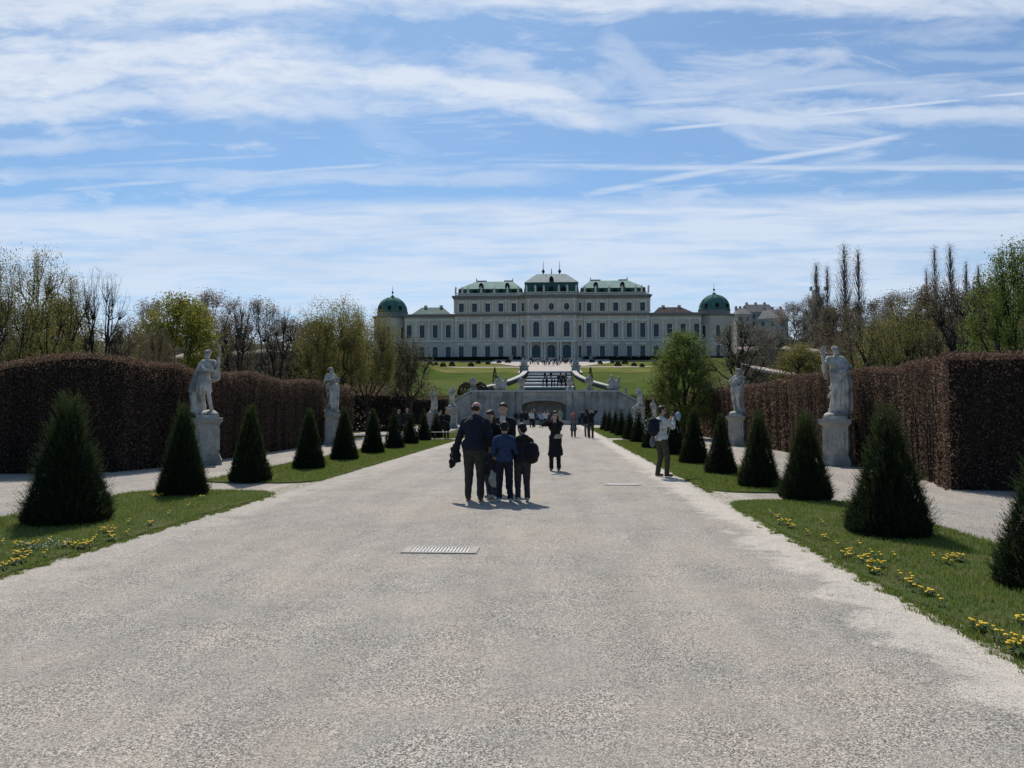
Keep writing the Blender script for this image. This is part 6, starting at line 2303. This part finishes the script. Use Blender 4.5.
# stone groups and vases on the cascade wall
def reclining(seed):
    rg_ = random.Random(seed)
    P_ = [('e', (0, 0, .35), (.75, .4, .38)), ('e', (-.25, 0, .85), (.35, .3, .45)), ('e', (-.25, 0, 1.42), (.17, .17, .22)), ('c', (.2, 0, .7), .24, (.55, 0, 1.05), .17),
          ('e', (.55, 0, 1.25), (.16, .16, .18)), ('c', (-.5, 0, 1.05), .12, (-.75, 0, .7), .10), ('c', (.1, -.2, .6), .16, (.1, -.3, .1), .14)]
    for _ in range(5):
        P_.append(('e', (rg_.uniform(-.6, .6), rg_.uniform(-.3, .3), rg_.uniform(.2, .9)), (.2, .2, .2)))
    return blob(P_, .05, 2, None, 'group')


gm = reclining(3)
vm = MB()
vm.box(-.38, .38, -.38, .38, 0, .3)
vm.lathe([(.22, .3), (.12, .42), (.30, .6), (.45, .85), (.48, 1.05), (.36, 1.15), (.46, 1.25), (.2, 1.35), (.14, 1.55), (.03, 1.65)], 0, 0, 10)
vm = vm.mesh('urn')
top_ = tl.z + .22
for px, me_, sc_f, lab, cat, nm in ((472.5, vm, 1.05, 'stone urn on the upper left corner of the fountain wall', 'urn', 'stone_urn'),
                                (500.5, gm, 1.15, 'stone figure group on the fountain wall left of the steps', 'sculpture', 'stone_sculpture'),
                                (521, vm, 1.0, 'stone urn on the fountain wall just left of the steps', 'urn', 'stone_urn'),
                                (570, vm, 1.0, 'stone urn on the fountain wall just right of the steps', 'urn', 'stone_urn'),
                                (589.5, vm, 1.15, 'stone urn on the fountain wall at the right, beside the green slope', 'urn', 'stone_urn'),
                                (614.5, gm, 1.15, 'stone figure group on the upper right corner of the fountain wall', 'sculpture', 'stone_sculpture')):
    x = P(px, 392, WY).x
    o = obj(nm, me_, m_stone, None, (x, WY + .65, top_), .3)
    o.scale = (sc_f,) * 3
    tag(o, lab, cat, 'sculptures along the top of the fountain wall')
for px, nm in ((524.5, 'left'), (572, 'right')):
    x = CX + (-6.3 if nm == 'left' else 6.3)
    o = obj('stone_sculpture', gm, m_stone, None, (x, 188.5, terrain_z(CX, 188) + 2.05), .3)
    o.scale = (1.2, 1.2, 1.2)
    tag(o, 'stone figure group on the %s pier at the top of the cascade steps' % nm, 'sculpture', 'sculptures at the top of the steps')
for px, nm in ((511, 'left'), (591, 'right')):
    x = P(px, 357, 292).x
    o = obj('stone_sculpture', gm, m_trim, None, (x, 292, terrain_z(CX, 292) + .2), .3)
    o.scale = (1.1, 1.1, 1.4)
    tag(o, 'pale stone sculpture on the forecourt at the %s of the palace doors' % nm, 'sculpture', 'sphinxes before the palace')
o = obj('dark_statue', low[1], m_iron, None, (P(626, 390, 110).x, 110, terrain_z(P(626, 390, 110).x, 110)), 0)
o.scale = (.62,) * 3
tag(o, 'small dark bronze figure on the green slope right of the fountain wall', 'statue')
# ================================================================ drain gratings
m_grate = mat('grate_stone', (0.42, 0.38, 0.33), (0.33, 0.30, 0.265), 8, 0.85, bump=0.3, bscale=40)
m_grit = mat('grate_grit', (0.20, 0.185, 0.165), (0.14, 0.13, 0.12), 30, 0.9)
m_grate_iron = mat('grate_bars', (0.58, 0.55, 0.50), (0.48, 0.45, 0.41), 10, 0.6)
for (px, py, wd_, dp, lab) in ((441, 551, .88, .42, 'stone framed drain grating in the gravel, nearest the camera'),
                               (622, 484.8, .80, .45, 'drain grating in the gravel left of the man with backpack')):
    g = G(px, py)
    root = empty('drain_grate', (g.x, g.y, 0.006), 0)
    mb = MB()
    mb.box(-wd_ / 2, wd_ / 2, -dp / 2, -dp / 2 + .06, 0, .014)
    mb.box(-wd_ / 2, wd_ / 2, dp / 2 - .06, dp / 2, 0, .014)
    mb.box(-wd_ / 2, -wd_ / 2 + .10, -dp / 2 + .06, dp / 2 - .06, 0, .014)
    mb.box(wd_ / 2 - .10, wd_ / 2, -dp / 2 + .06, dp / 2 - .06, 0, .014)
    mb.build('frame', m_grate, root)
    mb = MB()
    n = 17
    for i in range(n):
        x = -wd_ / 2 + .12 + (wd_ - .24) * i / (n - 1)
        mb.box(x - .013, x + .013, -dp / 2 + .06, dp / 2 - .06, .001, .012)
    mb.build('bars', m_grate_iron, root)
    mb = MB()
    mb.box(-wd_ / 2 + .1, wd_ / 2 - .1, -dp / 2 + .06, dp / 2 - .06, 0, .002)
    mb.build('grit_bed', m_grit, root)
    tag(root, lab, 'drain grating')

# ================================================================ dandelions
m_dand = leaf_mat('dandelion_petals', [(0.75, 0.48, 0.01), (0.85, 0.58, 0.02), (0.80, 0.62, 0.05)], 0.2)
m_dleaf = leaf_mat('dandelion_leaves', [(0.05, 0.09, 0.02), (0.08, 0.13, 0.03)], 0.35)
m_white = leaf_mat('daisy_petals', [(0.72, 0.72, 0.68), (0.80, 0.80, 0.78)], 0.2)


def clump(seed, nh, r, white=False):
    rg = np.random.default_rng(seed)
    mh, ml = MB(), MB()
    for _ in range(nh):
        a, q = rg.uniform(0, 6.28), r * math.sqrt(rg.random())
        x, y, h = q * math.cos(a), q * math.sin(a), rg.uniform(.04, .085)
        rr = rg.uniform(.014, .022) * (.6 if white else 1)
        n = 9
        V = [(x, y, h + .008)] + [(x + rr * (1 if i % 2 else .75) * math.cos(6.283 * i / n), y + rr * (1 if i % 2 else .75) * math.sin(6.283 * i / n), h + rg.uniform(-.002, .006)) for i in range(n)] + [(x, y, h - .008)]
        F = [(0, 1 + i, 1 + (i + 1) % n) for i in range(n)] + [(n + 1, 1 + (i + 1) % n, 1 + i) for i in range(n)]
        mh.add(V, F)
        ml.tube([(x * .8, y * .8, .0), (x, y, h - .004)], .002, 3)
    for _ in range(nh * 3):
        a, q = rg.uniform(0, 6.28), r * .7 * math.sqrt(rg.random())
        x, y = q * math.cos(a), q * math.sin(a)
        b = rg.uniform(0, 6.28)
        L, w_ = rg.uniform(.06, .12), .013
        dx_, dy_ = math.cos(b), math.sin(b)
        V = [(x, y, .005), (x + dx_ * L * .5 - dy_ * w_, y + dy_ * L * .5 + dx_ * w_, .03), (x + dx_ * L, y + dy_ * L, .018), (x + dx_ * L * .5 + dy_ * w_, y + dy_ * L * .5 - dx_ * w_, .03)]
        ml.add(V, [(0, 1, 2, 3)])
    a, b = mh.mesh('flower_heads'), ml.mesh('leaves')
    a.materials.append(m_white if white else m_dand)
    b.materials.append(m_dleaf)
    return a, b


clumps = [clump(1, 9, .065), clump(2, 5, .045), clump(3, 15, .10), clump(4, 2, .03)]
wclump = clump(5, 26, .28, True)


def put_clump(k, x, y, lab, grp, white=False):
    root = empty('flower_clump' if white else 'dandelion_clump', (x, y, .032), k * 1.7 + x)
    a, b = wclump if white else clumps[k]
    obj('flower_heads', a, None, root)
    obj('leaves', b, None, root)
    tag(root, lab, 'flowers', grp)


SIZEW = ['medium tuft of yellow dandelions', 'small tuft of yellow dandelions', 'large dense tuft of yellow dandelions', 'single or paired yellow dandelion heads']
spots_r = [(785, 529, 2), (791, 533, 0), (846, 563, 0), (850, 560, 1), (862, 568, 1), (877, 573, 2), (873, 579, 0), (868, 566, 1), (910, 592, 1), (912, 588, 3), (926, 601, 0), (913, 597, 3),
           (957, 566, 2), (948, 570, 1), (975, 636, 0), (1013, 660, 2), (1021, 652, 0), (1022, 632, 1), (1008, 668, 1), (837, 553, 3), (825, 545, 1), (807, 540, 3), (900, 585, 3), (935, 566, 3), (872, 562, 3),
           (860, 553, 3), (895, 565, 3), (990, 645, 3), (1002, 650, 3), (940, 612, 3), (778, 524, 1), (770, 519, 3), (881, 565, 3), (823, 530, 3)]
spots_l = [(159, 502, 2), (163, 500, 1), (153, 501, 0), (202, 503, 1), (18, 552, 1), (21, 562, 2), (33, 552, 0), (22, 568, 0), (78, 553, 2), (88, 551, 0), (66, 552, 1), (107, 537, 2), (110, 541, 1), (130, 529, 3),
           (150, 530, 1), (96, 546, 3), (5, 550, 3), (3, 575, 0), (46, 562, 3), (52, 548, 3), (130, 540, 3), (170, 520, 3), (120, 545, 1), (190, 512, 3), (14, 570, 1)]
for i, (px, py, k) in enumerate(spots_r):
    g = G(px, py - 2)
    put_clump(k, max(g.x, RX0 + .04), g.y, SIZEW[k] + ' in the grass of the nearest right lawn', 'dandelions on the nearest right lawn')
for i, (px, py, k) in enumerate(spots_l):
    g = G(px, py - 2)
    put_clump(k, min(g.x, LX1 - .04), g.y, SIZEW[k] + ' in the grass of the nearest left lawn', 'dandelions on the nearest left lawn')
g = G(45, 551)
put_clump(0, g.x, g.y, 'patch of small white flowers in the nearest left lawn', None, True)
